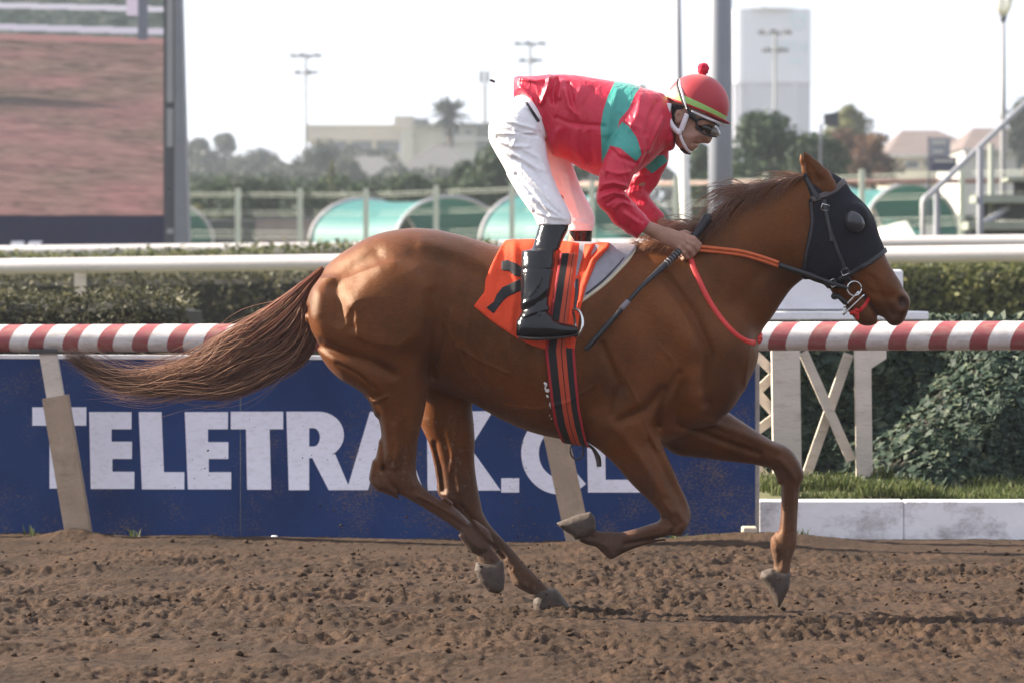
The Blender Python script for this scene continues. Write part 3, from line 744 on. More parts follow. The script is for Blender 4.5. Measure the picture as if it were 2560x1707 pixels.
mesh_obj('display', V, F, m_led, screen, False, {'picture': C.reshape(-1, 3)})
def pbox(name, u0, u1, v0, v1, Y, d, material, parent=None, zb=None):
    a_, c_ = at(u0, v1, Y), at(u1, v0, Y); z0 = a_[2] if zb is None else zb
    return MB().box((a_[0], Y, z0), (c_[0], Y + d, c_[2])).build(name, material, parent)
pbox('cabinet', -610, 418, -190, 541, YS + .02, .9, m_scrframe, screen)
pbox('fascia', -610, 424, 541.5, 660, YS - .04, .5, m_navy, screen)
pbox('mullion', 410, 436, -710, 660, YS - .05, .3, m_scrframe, screen); 
for v0, v1 in ((-300, 256), (272, 368), (572, 585)): pbox('edge_strip', 417, 433, v0, v1, YS - .07, .02, m_steelpale, screen)  # pale steel strips along the mullion edge
V0, V1 = at(436, -700, YS - .1), at(470, 700, YS - .1)
poly = [at(u, v, YS - .1) for u, v in ((430, -700), (440, -300), (456, 0), (472, 620), (474, 760), (444, 760), (437, 0), (430, -300))]
MB().prism([at(u, v, YS - .12) for u, v in ((436, -700), (436, 770), (474, 770), (471, 600), (453, 0), (445, -700))], (0, .5, 0)).build('support_column', m_steelgrey, screen)
pbox('leg', -300, -250, 660, 800, YS + .1, .4, m_steelgrey, screen, .4); pbox('leg', 330, 380, 660, 800, YS + .1, .4, m_steelgrey, screen, .4)
for pl in ([(-60, 606), (-18, 606), (8, 664), (-22, 664), (-39, 628), (-56, 664), (-86, 664)], [(28, 604), (60, 604), (60, 624), (74, 604), (107, 604), (82, 634), (108, 664), (76, 664), (60, 642), (60, 664), (28, 664)]):
    MB().prism([at(u, v, YS - .06) for u, v in pl], (0, .015, 0)).build('letter', m_letter, screen)

# ------------------------------------------------------------------ poles
m_polegrey = mat('painted_grey_pole', (.17, .18, .215), .5, .06, 2)
p = empty('grey_pole', at(1803, 770, 55) * np.array([1, 1, 0]) + np.array([0, 0, .45]), 'thick grey steel pole behind the rider', 'pole')
MB().tube([at(1803, 820, 55) * np.array([1, 1, 0]) + np.array([0, 0, .4]), at(1801, 300, 55), at(1797, -500, 55)], 30.5 * 55 / FPX, 24).build('shaft', m_polegrey, p, True)
q = at(1803, 790, 55); MB().box((q[0] - .28, 54.72, .4), (q[0] + .28, 55.28, .47), .01).build('base_plate', m_polegrey, p)
m_polewhite = mat('white_flagpole', (.62, .60, .56), .5, .1, 3)
p = empty('flagpole', at(1718, 770, 58) * np.array([1, 1, 0]) + np.array([0, 0, .45]), 'slim white flagpole left of the thick grey pole', 'pole')
lo_p = [at(1719, 800, 58), at(1716, 560, 58), at(1707, 360, 58)]; lo_p[0][2] = .4
MB().tube(lo_p, 13.5 * 58 / FPX, 14).build('lower_shaft', m_polewhite, p, True)
MB().tube([at(1707, 364, 58), at(1699, 180, 58), at(1690, -400, 58)], [7 * 58 / FPX, 6.5 * 58 / FPX, 4 * 58 / FPX], 12).build('upper_shaft', m_steelgrey, p, True)

# street lamp at the right
lp = empty('street_lamp', at(2507, 760, 70) * np.array([1, 1, 0]) + np.array([0, 0, .45]), 'tall street lamp with a glass lantern at the right edge', 'lamp post')
f = 70 / FPX
MB().tube([at(2508, 790, 70) * np.array([1, 1, 0]) + np.array([0, 0, .4]), at(2508, 300, 70), at(2508, 56, 70)], [9 * f, 7.5 * f, 5 * f], 12).build('shaft', m_steelpale, lp, True)
MB().tube([at(2508, 58, 70), at(2508, 40, 70)], [5 * f, 10 * f], 12).build('lantern_base', m_scrframe, lp, True)
m_glass, N, L, b = new_mat('lantern_glass'); set_in(b, Roughness=.3, **{'Transmission Weight': .6}); b.inputs['Base Color'].default_value = (.9, .9, .9, 1)
MB().tube([at(2508, 40, 70), at(2508, 15, 70), at(2508, -20, 70), at(2508, -40, 70)], [10 * f, 22 * f, 27 * f, 20 * f], 14).build('lantern', m_glass, lp, True)
MB().tube([at(2508, -40, 70), at(2508, -58, 70)], [29 * f, 6 * f], 14).build('cap', m_scrframe, lp, True)

# floodlight masts
m_mast = mat('mast_steel', (.16, .165, .17), .6, .05, 1); m_flood = mat('floodlight_housing', (.035, .036, .04), .6)
def mast(u, v, Y, sc, label):
    g_ = 'floodlight masts on the skyline'
    root = empty('floodlight_mast', at(u, 780, Y) * np.array([1, 1, 0]) + np.array([0, 0, .45]), label, 'light mast', g_); f = Y / FPX * sc
    b0 = at(u, 790, Y); b0[2] = .4
    MB().tube([b0, at(u, v, Y)], [5.5 * f, 3.6 * f], 10).build('shaft', m_mast, root, True)
    t0 = at(u, v, Y)
    for tier, (dz, rr, nl) in enumerate(((0, 36, 6), (-42, 26, 5))):
        c = t0 + np.array([0, 0, dz * f])
        MB().tube([c + np.array([rr * f * math.cos(a), rr * f * math.sin(a), 0]) for a in np.linspace(0, 2 * math.pi, 19)], 1.6 * f, 6, False).build('ring', m_mast, root)
        for i in range(nl):
            a = 2 * math.pi * i / nl + .35 + tier; q = c + np.array([rr * f * math.cos(a), rr * f * math.sin(a), 2.5 * f])
            d = np.array([math.cos(a), math.sin(a), -.25]); MB().bar(q - d * 5.5 * f, q + d * 5.5 * f, 12 * f, 7 * f, (0, 0, 1)).build('floodlight', m_flood, root)
    return root
mast(764, 142, 300, 1.0, 'leftmost floodlight mast against the sky'); mast(1325, 112, 300, 1.0, 'floodlight mast rising above the rider back'); mast(1937, 84, 290, 1.05, 'floodlight mast in front of the white tower')
tw = empty('cell_tower', at(1211, 780, 520) * np.array([1, 1, 0]) + np.array([0, 0, .45]), 'distant antenna tower left of the rider', 'antenna'); f = 520 / FPX
MB().tube([at(1211, 790, 520), at(1211, 210, 520)], [9 * f, 6 * f], 8).build('shaft', m_mast, tw, True)
for i in range(6):
    a = i * math.pi / 3; c = at(1211, 193, 520); MB().box((c[0] + 10 * f * math.cos(a) - 3 * f, 520 + 10 * f * math.sin(a) - 2 * f, c[2] - 15 * f), (c[0] + 10 * f * math.cos(a) + 3 * f, 520 + 10 * f * math.sin(a) + 2 * f, c[2] + 15 * f)).build('antenna_panel', m_mast, tw)

# ------------------------------------------------------------------ white water tower
YT = 420.0; f = YT / FPX; cx = at(1930, 0, YT)[0]
m_tower = mat('white_tower', (.57, .57, .63), .6, .03, .3); m_tower2 = mat('grey_tower_shaft', (.43, .425, .48), .7, .05, .4); m_logo = mat('pale_blue_print', (.50, .58, .64), .6, .05, 1)
twr = empty('water_tower', (cx, YT + 4.3, .45), 'huge white round tower on the skyline at the right', 'tower')
def ringbody(name, R, z0, z1, m, n=48):
    V = [];
    for z in (z0, z1):
        for i in range(n):
            a = 2 * math.pi * i / n; c_, s_ = math.cos(a), math.sin(a); V.append((cx + R * math.copysign(abs(c_) ** .35, c_), YT + 4.3 + R * math.copysign(abs(s_) ** .5, s_) * .8, z))
    return mesh_obj(name, V, [(i, (i+1) % n, n + (i+1) % n, n + i) for i in range(n)] + [tuple(range(n, 2 * n))], m, twr)
z15, z208 = at(0, 20, YT)[2], at(0, 207, YT)[2]
ringbody('drum', 104 * f, z208, z15, m_tower)
MB().tube([(cx, YT + 4.3, z15 + .01), (cx, YT + 4.3, z15 + 4 * f), (cx, YT + 4.3, z15 + 6 * f)], [104 * f, 60 * f, 8 * f], 48).build('roof', m_tower, twr, True)
MB().tube([(cx - .5, YT + 4.3, z15 + 5 * f), (cx - .5, YT + 4.3, z15 + 11 * f)], 6 * f, 10).build('vent', m_mast, twr)
V = []; nfl = 96
for z in (.4, z208 - .01):
    for i in range(nfl):
        a = 2 * math.pi * i / nfl; R = (102 if (i // 3) % 2 else 97) * f; c_, s_ = math.cos(a), math.sin(a); V.append((cx + R * math.copysign(abs(c_) ** .35, c_), YT + 4.3 + R * math.copysign(abs(s_) ** .5, s_) * .8, z))
mesh_obj('shaft', V, [(i, (i+1) % nfl, nfl + (i+1) % nfl, nfl + i) for i in range(nfl)], m_tower2, twr)
def on_drum(u, v, off=.06):
    x = at(u, v, YT)[0]; R = 104 * f + off; dx = np.clip(x - cx, -R * .999, R * .999); return (x, YT + 4.3 - .8 * R * (1 - abs(dx / R) ** (2 / .35)) ** .25 - .05, at(u, v, YT)[2])
def decal(name, quads):
    mb = MB()
    for u0, u1, v0, v1 in quads:
        n = 6; us_ = np.linspace(u0, u1, n); V = [on_drum(u, v) for v in (v1, v0) for u in us_]; mb.add(V, [(i, i+1, n+i+1, n+i) for i in range(n-1)])
    return mb.build(name, m_logo, twr)
decal('emblem', [(1978, 2018, 33, 44), (1978, 1986, 44, 62), (2010, 2018, 44, 62), (1984, 2014, 62, 70)])
decal('lettering', [(1938, 1944, 104, 132), (1944, 1952, 104, 109), (1958, 1963, 104, 132), (1968, 1973, 104, 132), (1963, 1968, 115, 120), (1982, 1987, 104, 132), (1987, 1996, 126, 132), (1987, 1996, 104, 109), (2004, 2009, 104, 132), (2016, 2021, 104, 132), (2009, 2016, 115, 120), (1976, 2010, 146, 158)])

# ------------------------------------------------------------------ mesh fence
m_fence = mat('pale_green_fence', (.46, .49, .41), .6, .06, 2); m_wire = mat('fence_wire', (.40, .43, .37), .6)
fence = empty('mesh_fence', at(1400, 760, 73) * np.array([1, 1, 0]) + np.array([0, 0, .45]), 'pale green mesh fence with square posts behind the rails', 'fence')
fu = [437, 595, 750, 915, 1090, 1280, 1480, 1690, 1915, 2155, 2405, 2670, 2950]
def fY(u): return 80 - 13 * (u - 595) / 1810
def ftop(u): return 471 - 47 * np.clip((u - 915) / 1240, 0, 1.3)
for u in fu:
    Y = fY(u); t0 = at(u, ftop(u), Y); w = 6.5 * Y / FPX
    MB().box((t0[0] - w, Y - w, .4), (t0[0] + w, Y + w, t0[2])).build('post', m_fence, fence)
for dz, r_ in ((-.10, .012), (-.16, .010), (-.45, .007), (-.52, .010), (-.85, .009), (-.92, .007), (-.98, .009), (-1.32, .010), (-1.38, .008), (-1.75, .010), (-1.85, .008), (-2.3, .009)):
    pts = [];
    for u in fu: q = at(u, ftop(u), fY(u)); pts.append(q + np.array([0, .12, dz]))
    MB().tube(pts, r_ * .55, 5).build('wire', m_wire, fence)

# ------------------------------------------------------------------ teal shade tunnels
m_teal, N, L, b = new_mat('teal_shade_cloth'); tc = N.new('ShaderNodeTexCoord'); nz = N.new('ShaderNodeTexNoise'); nz.inputs['Scale'].default_value = 1.3; L.new(tc.outputs['Object'], nz.inputs['Vector'])
cr = N.new('ShaderNodeValToRGB'); cr.color_ramp.elements[0].color = (.020, .125, .12, 1); cr.color_ramp.elements[1].color = (.032, .175, .165, 1); L.new(nz.outputs[0], cr.inputs[0]); L.new(cr.outputs[0], b.inputs['Base Color']); set_in(b, Roughness=.6)
tr_ = N.new('ShaderNodeBsdfTranslucent'); L.new(cr.outputs[0], tr_.inputs['Color']); ms = N.new('ShaderNodeMixShader'); ms.inputs[0].default_value = .12
L.new(b.outputs[0], ms.inputs[1]); L.new(tr_.outputs[0], ms.inputs[2]); L.new(ms.outputs[0], N['Material Output'].inputs['Surface'])
m_arch = mat('pale_arch_tube', (.46, .45, .46), .5)
def tunnel(u, vtop, vspring, half, back_u, Y, label, bays=1):
    """barrel shade on posts: near arch centred on u, running back to back_u"""
    f = Y / FPX; c = at(u, vspring, Y); rise_ = (vspring - vtop) * f; hw = half * f / .72
    ax = np.array([(back_u - u) * f, abs(back_u - u) * f * .9, 0]); b_ = np.array([.72, .69, 0])
    root = empty('shade_tunnel', (c[0], Y, .45), label, 'canopy', 'teal shade tunnels behind the fence')
    n = 21; rows = bays * 3 + 1; V = []
    for r_ in range(rows):
        k = r_ / (rows - 1); sag = .10 * abs(math.sin(k * bays * math.pi)) * rise_
        for i in range(n):
            a = math.pi * i / (n - 1); V.append(c + ax * k + b_ * hw * -math.cos(a) + np.array([0, 0, (rise_ - sag) * math.sin(a)]))
    F = [(r_*n+i, r_*n+i+1, (r_+1)*n+i+1, (r_+1)*n+i) for r_ in range(rows-1) for i in range(n-1)]
    mesh_obj('cloth', V, F, m_teal, root, True)
    for k in range(bays + 1):
        o_ = c + ax * k / bays
        MB().tube([o_ + b_ * (hw + .02) * -math.cos(a) + np.array([0, 0, (rise_ + .02) * math.sin(a)]) for a in np.linspace(0, math.pi, 25)], .045, 6).build('arch', m_arch, root, True)
        for s_ in (-1, 1):
            e_ = o_ + b_ * hw * s_; MB().tube([(e_[0], e_[1], .4), tuple(e_)], .045, 6).build('post', m_arch, root, True)
    return root
tunnel(1127, 494, 606, 133, 905, 108, 'teal shade tunnel directly behind the horse rump')
tunnel(1560, 478, 606, 140, 1340, 106, 'teal shade tunnel behind the rider legs and arms')
tunnel(2280, 462, 585, 130, 2100, 100, 'teal shade tunnel at the right, right of the horse head')
tunnel(395, 500, 604, 128, 190, 112, 'teal shade tunnel mostly hidden by the screen')
# low wall and added backing behind the fence
m_brickw = mat('dull_red_wall', (.24, .19, .17), .8, .15, 1.5); m_beige = mat('beige_render', (.34, .30, .25), .8, .06, .5); m_cream = mat('cream_render', (.42, .385, .30), .8, .05, .5)
def shed(name, label, u0, u1, v0, Y, d, m, cat='wall', roof=None, rv=0):
    root = empty(name, at((u0+u1)/2, 760, Y) * np.array([1, 1, 0]) + np.array([0, 0, .45]), label, cat)
    pbox('wall', u0, u1, v0, 800, Y, d, m, root, .4)
    pbox('coping', u0 - 2, u1 + 2, v0 - 3, v0 - .2, Y - .05, d + .1, m_steelpale if roof is None else roof, root)
    return root
shed('garden_wall', 'dull reddish wall behind the mesh fence at the left', 640, 900, 548, 113.5, .3, m_brickw)
m_backing = mat('dark_backing', (.05, .058, .05), .8, .2, 1.5)  # dark sheets added behind the shrubs to block the bright sky gaps
shed('backing', 'dark green hoarding added to hide sky gaps between the screen and the reddish wall', 380, 638, 552, 114, .2, m_backing)
shed('backing', 'dark green hoarding added to hide sky gaps behind the shade tunnels', 902, 2700, 540, 122, .2, m_backing)

# ------------------------------------------------------------------ buildings
m_roofgrey = mat('grey_roof', (.075, .073, .073), .8, .12, 1.2); m_roofbrown = mat('brown_roof', (.12, .088, .08), .8, .12, 1.0); m_dglass = mat('dark_glazing', (.05, .06, .075), .25, .1, 1); m_whitew = mat('white_render', (.44, .43, .41), .8, .05, .5)
def win(parent, u0, u1, v0, v1, Y, frame=m_whitew):
    w_ = pbox('window', u0, u1, v0, v1, Y - .05, .045, frame, parent); e = (u1 - u0) * .1
    pbox('pane', u0 + e, u1 - e, v0 + e, v1 - e, Y - .06, .008, m_dglass, w_)
b1 = empty('long_building', at(900, 760, 430.0) * np.array([1, 1, 0]) + np.array([0, 0, .45]), 'long beige flat roofed building on the skyline, left of the rider', 'building')
pbox('upper_wall', 765, 1000, 316, 352, 430.0, 14, m_beige, b1); pbox('parapet', 763, 1002, 312, 315.8, 429.8, 14.4, m_cream, b1)
pbox('lower_wall', 800, 1000, 386, 800, 430.6, 13, m_beige, b1, .4); pbox('glazing', 820, 1000, 352.2, 385.8, 431.4, 12, m_dglass, b1)
for u in (868, 930): pbox('pillar', u, u + 10, 352.2, 385.8, 430.3, .5, m_beige, b1)
pbox('sill', 800, 1000, 383, 385.9, 430.2, .6, m_whitew, b1)
b2 = empty('cream_building', at(1100, 760, 415.0) * np.array([1, 1, 0]) + np.array([0, 0, .45]), 'cream two part building with a dark flat roof, left of the rider', 'building')
pbox('tower_wall', 1003, 1032, 322, 800, 414.0, 8, m_cream, b2, .4); pbox('main_wall', 1032.3, 1108, 314, 800, 415.0, 12, m_cream, b2, .4); pbox('white_wall', 1108.3, 1190, 314, 800, 416.0, 12, m_whitew, b2, .4)  # right part of the front is in white render
pbox('annex_wall', 1190.3, 1260, 312, 800, 417.0, 12, m_roofgrey, b2, .4); pbox('roof', 1030, 1262, 308, 313.7, 413.5, 15, m_roofgrey, b2); pbox('penthouse', 985, 1035, 290, 321, 422.0, 6, m_beige, b2)
pbox('penthouse_roof', 1036, 1070, 296, 307.7, 422.0, 6, m_roofgrey, b2); pbox('eave', 1108, 1262, 345, 350, 414.2, .9, m_whitew, b2); win(b2, 1028, 1036, 335, 345, 415.0); win(b2, 1120, 1150, 322, 340, 416.0); win(b2, 1160, 1182, 322, 340, 416.0)
def hip_house(label, u0, u1, ue0, ue1, vr, ve, Y, d, mroof, mwall, wins=(), front_split=None):
    root = empty('hip_roof_house', at((u0+u1)/2, 760, Y) * np.array([1, 1, 0]) + np.array([0, 0, .45]), label, 'house', 'houses behind the fence')
    pbox('wall', u0 + 6, u1 - 6, ve, 800, Y + .4, d, mwall, root, .4)
    zr, ze = at(0, vr, Y)[2], at(0, ve, Y)[2]; fx = lambda u, y: (u - 1280) / FPX * Y
    V = [(fx(u0, 0), Y, ze), (fx(u1, 0), Y, ze), (fx(u1, 0), Y + d + .8, ze), (fx(u0, 0), Y + d + .8, ze), (fx(ue0, 0), Y + d * .5, zr), (fx(ue1, 0), Y + d * .5, zr)]
    rf = mesh_obj('roof', V, [(0, 1, 5, 4), (1, 2, 5), (2, 3, 4, 5), (3, 0, 4), (0, 3, 2, 1)], mroof, root)
    MB().box((fx(u0, 0) - .05, Y - .12, ze - .16), (fx(u1, 0) + .05, Y - .01, ze - .01)).build('gutter', m_whitew, rf)
    for w_ in wins: win(root, *w_, Y + .4)
    return root
hip_house('grey hipped roof house in front of the cream building', 985, 1190, 1085, 1120, 352, 432, 290, 14, m_roofgrey, m_whitew, ((1045, 1075, 440, 462),))
hip_house('low grey roofed house left of the hipped one', 835, 1010, 880, 950, 384, 446, 300, 13, m_roofgrey, m_brickw, ((900, 930, 452, 470),))
hip_house('large brown hipped roof house at the right', 2215, 2490, 2285, 2376, 313, 386, 230, 14, m_roofbrown, m_cream, ((2262, 2300, 400, 425), (2310, 2326, 398, 420)))
hip_house('brown roofed house at the far right edge', 2405, 2760, 2470, 2690, 306, 372, 215, 14, m_roofbrown, m_whitew, ((2540, 2556, 395, 425),))
hip_house('small grey roofed house hidden by the rider legs', 1330, 1560, 1390, 1500, 420, 470, 180, 9, m_roofgrey, m_whitew)
# sign boards
sg = empty('notice_board', at(2365, 760, 90) * np.array([1, 1, 0]) + np.array([0, 0, .45]), 'dark blue notice board with pale lines, right of the horse head', 'sign'); m_bsign = mat('dark_blue_sign', (.045, .05, .09), .6, .08, 2); m_bsign2 = mat('grey_blue_sign', (.22, .23, .27), .6, .08, 2)
pbox('upper_panel', 2325, 2376, 345, 392, 90, .12, m_bsign2, sg); pbox('lower_panel', 2327, 2392, 393, 430, 89.9, .12, m_bsign, sg)
for u0, u1, v0, v1, Y in ((2331, 2366, 352, 361, 89.98), (2333, 2358, 376, 384, 89.98), (2335, 2386, 400, 406, 89.88)): pbox('text_line', u0, u1, v0, v1, Y, .015, m_whitew, sg)
pbox('post', 2320, 2326, 343, 800, 90.05, .1, m_scrframe, sg, .4)
# loudspeaker on pole
ls = empty('loudspeaker', at(2066, 760, 85) * np.array([1, 1, 0]) + np.array([0, 0, .45]), 'black loudspeaker box on a thin pole above the bushes', 'loudspeaker')
poly = [at(u, v, 85) for u, v in ((2060, 286), (2086, 282), (2096, 276), (2096, 316), (2086, 316), (2062, 310))]; MB().prism(poly, (0, .3, 0)).build('cabinet', m_scrframe, ls)
pbox('pole', 2049, 2055, 312, 800, 85.1, .06, m_steelgrey, ls, .4); MB().bar(at(2052, 316, 85.12), at(2072, 300, 85.12), .03, .03).build('arm', m_steelgrey, ls)
# long rail beam behind the fence
bm = MB().tube([at(1380, 463, 95), at(1900, 457, 93), at(2620, 452, 90)], .055, 8).build('handrail_beam', mat('rusty_beam', (.30, .17, .14), .7), None, True); tag(bm, 'thin reddish horizontal beam running behind the mesh fence', 'beam')

# ------------------------------------------------------------------ bleacher and stair rail at the right
bl = empty('bleacher', at(2520, 700, 64) * np.array([1, 1, 0]) + np.array([0, 0, .45]), 'small pale bleacher with plank benches at the right edge', 'bleacher'); m_plank = mat('grey_green_plank', (.22, .235, .20), .7, .1, 2)
for (u0, v0, v1, Y) in ((2420, 555, 574, 63), (2440, 488, 507, 64.2), (2520, 444, 452, 65.4)): pbox('bench', u0, 2900, v0, v1, Y, .9, m_plank, bl)
for (u0, v0, Y) in ((2425, 576, 63.1), (2448, 509, 64.3), (2528, 453, 65.5)): pbox('riser', u0 + 6, 2890, v0, v0 + 40, Y + .6, .04, m_scrframe, bl)
for u in (2478, 2640, 2800): MB().tube([at(u, 800, 64.9) * np.array([1, 1, 0]) + np.array([0, 0, .4]), at(u, 360, 64.9)], .05, 8).build('upright', m_plank, bl, True)
MB().bar(at(2455, 560, 63.4), at(2520, 520, 64.6), .08, .08).build('strut', m_steelpale, bl)
sr = empty('stair_handrail', at(2330, 760, 60) * np.array([1, 1, 0]) + np.array([0, 0, .45]), 'sloping grey stair handrail rising to the right edge', 'handrail')
b0 = at(2307, 800, 60); b0[2] = .4
MB().tube([b0, at(2307, 506, 60), at(2312, 496, 60), at(2335, 478, 60.3), at(2560, 262, 63), at(2700, 128, 65)], .045, 10).build('top_tube', m_steelpale, sr, True)
for u, v in ((2342, 472), (2450, 372)): MB().tube([at(u, 800, 60.5) * np.array([1, 1, 0]) + np.array([0, 0, .4]), at(u, v, 60.5)], .05, 8).build('upright', m_steelgrey, sr, True)
# white tent
wt = empty('white_tent', at(2270, 600, 86) * np.array([1, 1, 0]) + np.array([0, 0, .45]), 'low white tent under the right teal tunnel', 'tent'); m_tent = mat('white_tent_cloth', (.62, .60, .54), .7, .05, 1)
pk = lambda u, v, dy: at(u, v, 86) + np.array([0, dy, 0])
V = [pk(2175, 612, 0), pk(2300, 612, 0), pk(2300, 612, 3), pk(2175, 612, 3), pk(2195, 572, 1.5), pk(2282, 550, 1.5)]
rf = mesh_obj('roof', V, [(0, 1, 5, 4), (1, 2, 5), (2, 3, 4, 5), (3, 0, 4)], m_tent, wt); pbox('wall', 2178, 2298, 612.5, 800, 86.2, 2.6, m_tent, wt, .4)
pbox('side_panel', 2311, 2338, 566, 800, 86.2, .2, m_tent, wt, .4)

# ------------------------------------------------------------------ trees
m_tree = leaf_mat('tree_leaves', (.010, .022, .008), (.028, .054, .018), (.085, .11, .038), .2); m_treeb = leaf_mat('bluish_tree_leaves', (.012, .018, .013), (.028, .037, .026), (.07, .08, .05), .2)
m_rust_t = leaf_mat('reddish_leaves', (.055, .028, .018), (.15, .075, .045), (.30, .19, .10), .3); m_pale_t = leaf_mat('yellow_green_leaves', (.06, .065, .02), (.15, .15, .05), (.30, .27, .11), .35); m_bark = mat('bark', (.07, .05, .04), .9, .2, 6, .5, 20)
def tree(name, label, u, vtop, vbot, half, Y, material, n=2600, seed=0, shape='round', leaf=None, cat='tree', group='trees behind the fence'):
    r = np.random.default_rng(seed); f = Y / FPX; c = at(u, 0, Y)
    zt, zb = at(0, vtop, Y)[2], at(0, vbot, Y)[2]; root = empty(name, (c[0], Y, .45), label, cat, group); H_ = zt - zb; R_ = half * f; hf_big = half > 110
    nb = 40; bl_ = []
    for i in range(nb):                                        # clumps
        k = r.random(); a = r.random() * 6.28
        wdt = {'round': math.sqrt(max(.05, 1 - (2 * k - .85) ** 2)), 'cone': 1.02 - k, 'wide': 1 - .45 * k ** 3}[shape]
        q = r.random() ** .6
        bl_.append((c[0] + R_ * .78 * wdt * q * math.cos(a), Y + R_ * .6 * wdt * q * math.sin(a), zb + H_ * (.06 + .82 * k), R_ * (.24 + .18 * r.random()) * (1 if shape != 'cone' else max(.25, 1.1 - k))))
    P = []; Nn = []; T = []
    per = n // nb
    for (x0, y0, z0, rr) in bl_:
        d = r.normal(0, 1, (per, 3)); d /= np.linalg.norm(d, axis=1)[:, None]; rad = rr * (.55 + .5 * r.random(per))[:, None]
        P.append(np.array([x0, y0, z0]) + d * rad * np.array([1, 1, .8])); Nn.append(d + np.array([0, 0, .3])); T.append(np.clip(.42 + .16 * r.normal() + 0 * d[:, 0], 0, 1))
    P = np.vstack(P); P[:, 2] = np.minimum(P[:, 2], zt + .04 * H_ * r.random(len(P)))
    leaves('crown', P, np.vstack(Nn), leaf or max(.08, (13 if hf_big else 9) * f), material, root, seed, .6, .6, np.concatenate(T))
    MB().tube([(c[0], Y, .35), (c[0] + .05, Y, zb + H_ * .25), (c[0] - .03, Y + .05, zb + H_ * .62)], [R_ * .10 + .05, R_ * .07 + .04, .03], 8).build('trunk', m_bark, root, True)
    for i in range(4):
        x0, y0, z0, rr = bl_[i * 5]; MB().tube([(c[0], Y, zb + H_ * (.12 + .1 * i)), ((c[0] + x0) / 2, (Y + y0) / 2, (zb + H_ * .2 + z0) / 2), (x0, y0, z0)], [.06, .045, .02], 6).build('limb', m_bark, root, True)
    return root
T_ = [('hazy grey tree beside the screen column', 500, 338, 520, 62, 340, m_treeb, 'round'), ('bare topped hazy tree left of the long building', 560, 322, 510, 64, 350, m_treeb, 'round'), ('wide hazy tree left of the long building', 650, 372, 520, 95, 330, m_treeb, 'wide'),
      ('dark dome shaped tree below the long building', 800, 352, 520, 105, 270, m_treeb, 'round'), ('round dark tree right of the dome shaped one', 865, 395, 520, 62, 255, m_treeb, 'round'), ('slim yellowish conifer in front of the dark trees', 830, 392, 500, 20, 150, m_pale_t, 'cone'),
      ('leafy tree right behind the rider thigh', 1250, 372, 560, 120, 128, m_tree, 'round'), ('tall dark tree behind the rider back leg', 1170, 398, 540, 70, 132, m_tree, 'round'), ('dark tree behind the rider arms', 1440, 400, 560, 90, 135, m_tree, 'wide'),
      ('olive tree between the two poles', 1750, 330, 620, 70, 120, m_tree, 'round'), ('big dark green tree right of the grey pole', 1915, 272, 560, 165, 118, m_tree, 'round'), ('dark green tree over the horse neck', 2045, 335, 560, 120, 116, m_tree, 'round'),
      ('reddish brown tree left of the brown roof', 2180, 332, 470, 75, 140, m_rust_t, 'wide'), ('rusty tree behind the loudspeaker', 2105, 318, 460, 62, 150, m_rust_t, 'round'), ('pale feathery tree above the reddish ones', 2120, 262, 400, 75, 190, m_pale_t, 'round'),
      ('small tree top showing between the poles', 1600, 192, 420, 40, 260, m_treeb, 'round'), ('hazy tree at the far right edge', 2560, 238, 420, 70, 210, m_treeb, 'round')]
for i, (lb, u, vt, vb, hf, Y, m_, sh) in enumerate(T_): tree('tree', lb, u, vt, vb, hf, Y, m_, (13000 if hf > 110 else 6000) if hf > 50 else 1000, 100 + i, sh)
# shrubs along the back of the fence
r = np.random.default_rng(77)
sh_lab = ['first', 'second', 'third', 'fourth', 'fifth', 'sixth', 'seventh', 'eighth', 'ninth', 'tenth']
for i, u in enumerate(np.linspace(520, 1180, 9)):
    tree('shrub', 'dark green shrub behind the fence, %s from the screen' % sh_lab[i], u, 424 + 18 * r.random(), 600, 82, 118 + 5 * r.random(), m_tree, 3000, 200 + i, 'wide', .12, 'shrub', 'shrubs behind the fence')
for i, u in enumerate((1760, 1850, 1940, 2030, 2120)):
    tree('shrub', 'dark shrub in the row over the horse neck, %s from the left' % sh_lab[i], u, 425, 600, 75, 113, m_tree, 3000, 260 + i, 'wide', .12, 'shrub', 'shrubs over the horse neck')
for i, u in enumerate((1420, 1530, 1640)):
    tree('shrub', 'olive shrub in the row under the rider arms, %s from the left' % sh_lab[i], u, 520, 640, 70, 112, m_tree, 1300, 230 + i, 'wide', .12, 'shrub', 'shrubs under the rider arms')
tree('shrub', 'yellow green shrub beside the screen column', 495, 500, 610, 30, 120, m_pale_t, 700, 240, 'round', .12, 'shrub', 'shrubs behind the fence')
# far-off wood that reads as one mass
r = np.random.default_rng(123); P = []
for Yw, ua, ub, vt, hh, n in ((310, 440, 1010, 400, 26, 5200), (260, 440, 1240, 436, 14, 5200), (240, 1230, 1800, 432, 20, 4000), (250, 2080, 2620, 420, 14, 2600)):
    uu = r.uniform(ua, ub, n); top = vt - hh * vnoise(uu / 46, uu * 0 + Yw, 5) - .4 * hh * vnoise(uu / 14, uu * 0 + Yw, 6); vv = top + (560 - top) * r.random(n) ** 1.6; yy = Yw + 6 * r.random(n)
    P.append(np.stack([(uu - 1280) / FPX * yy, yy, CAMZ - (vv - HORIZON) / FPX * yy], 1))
P = np.vstack(P); o = leaves('distant_wood', P, np.tile(np.array([0, -.5, .8]), (len(P), 1)), .42, m_treeb, None, 124, .7, .7); tag(o, 'hazy far-off belt of trees along the skyline', None, None, 'stuff')
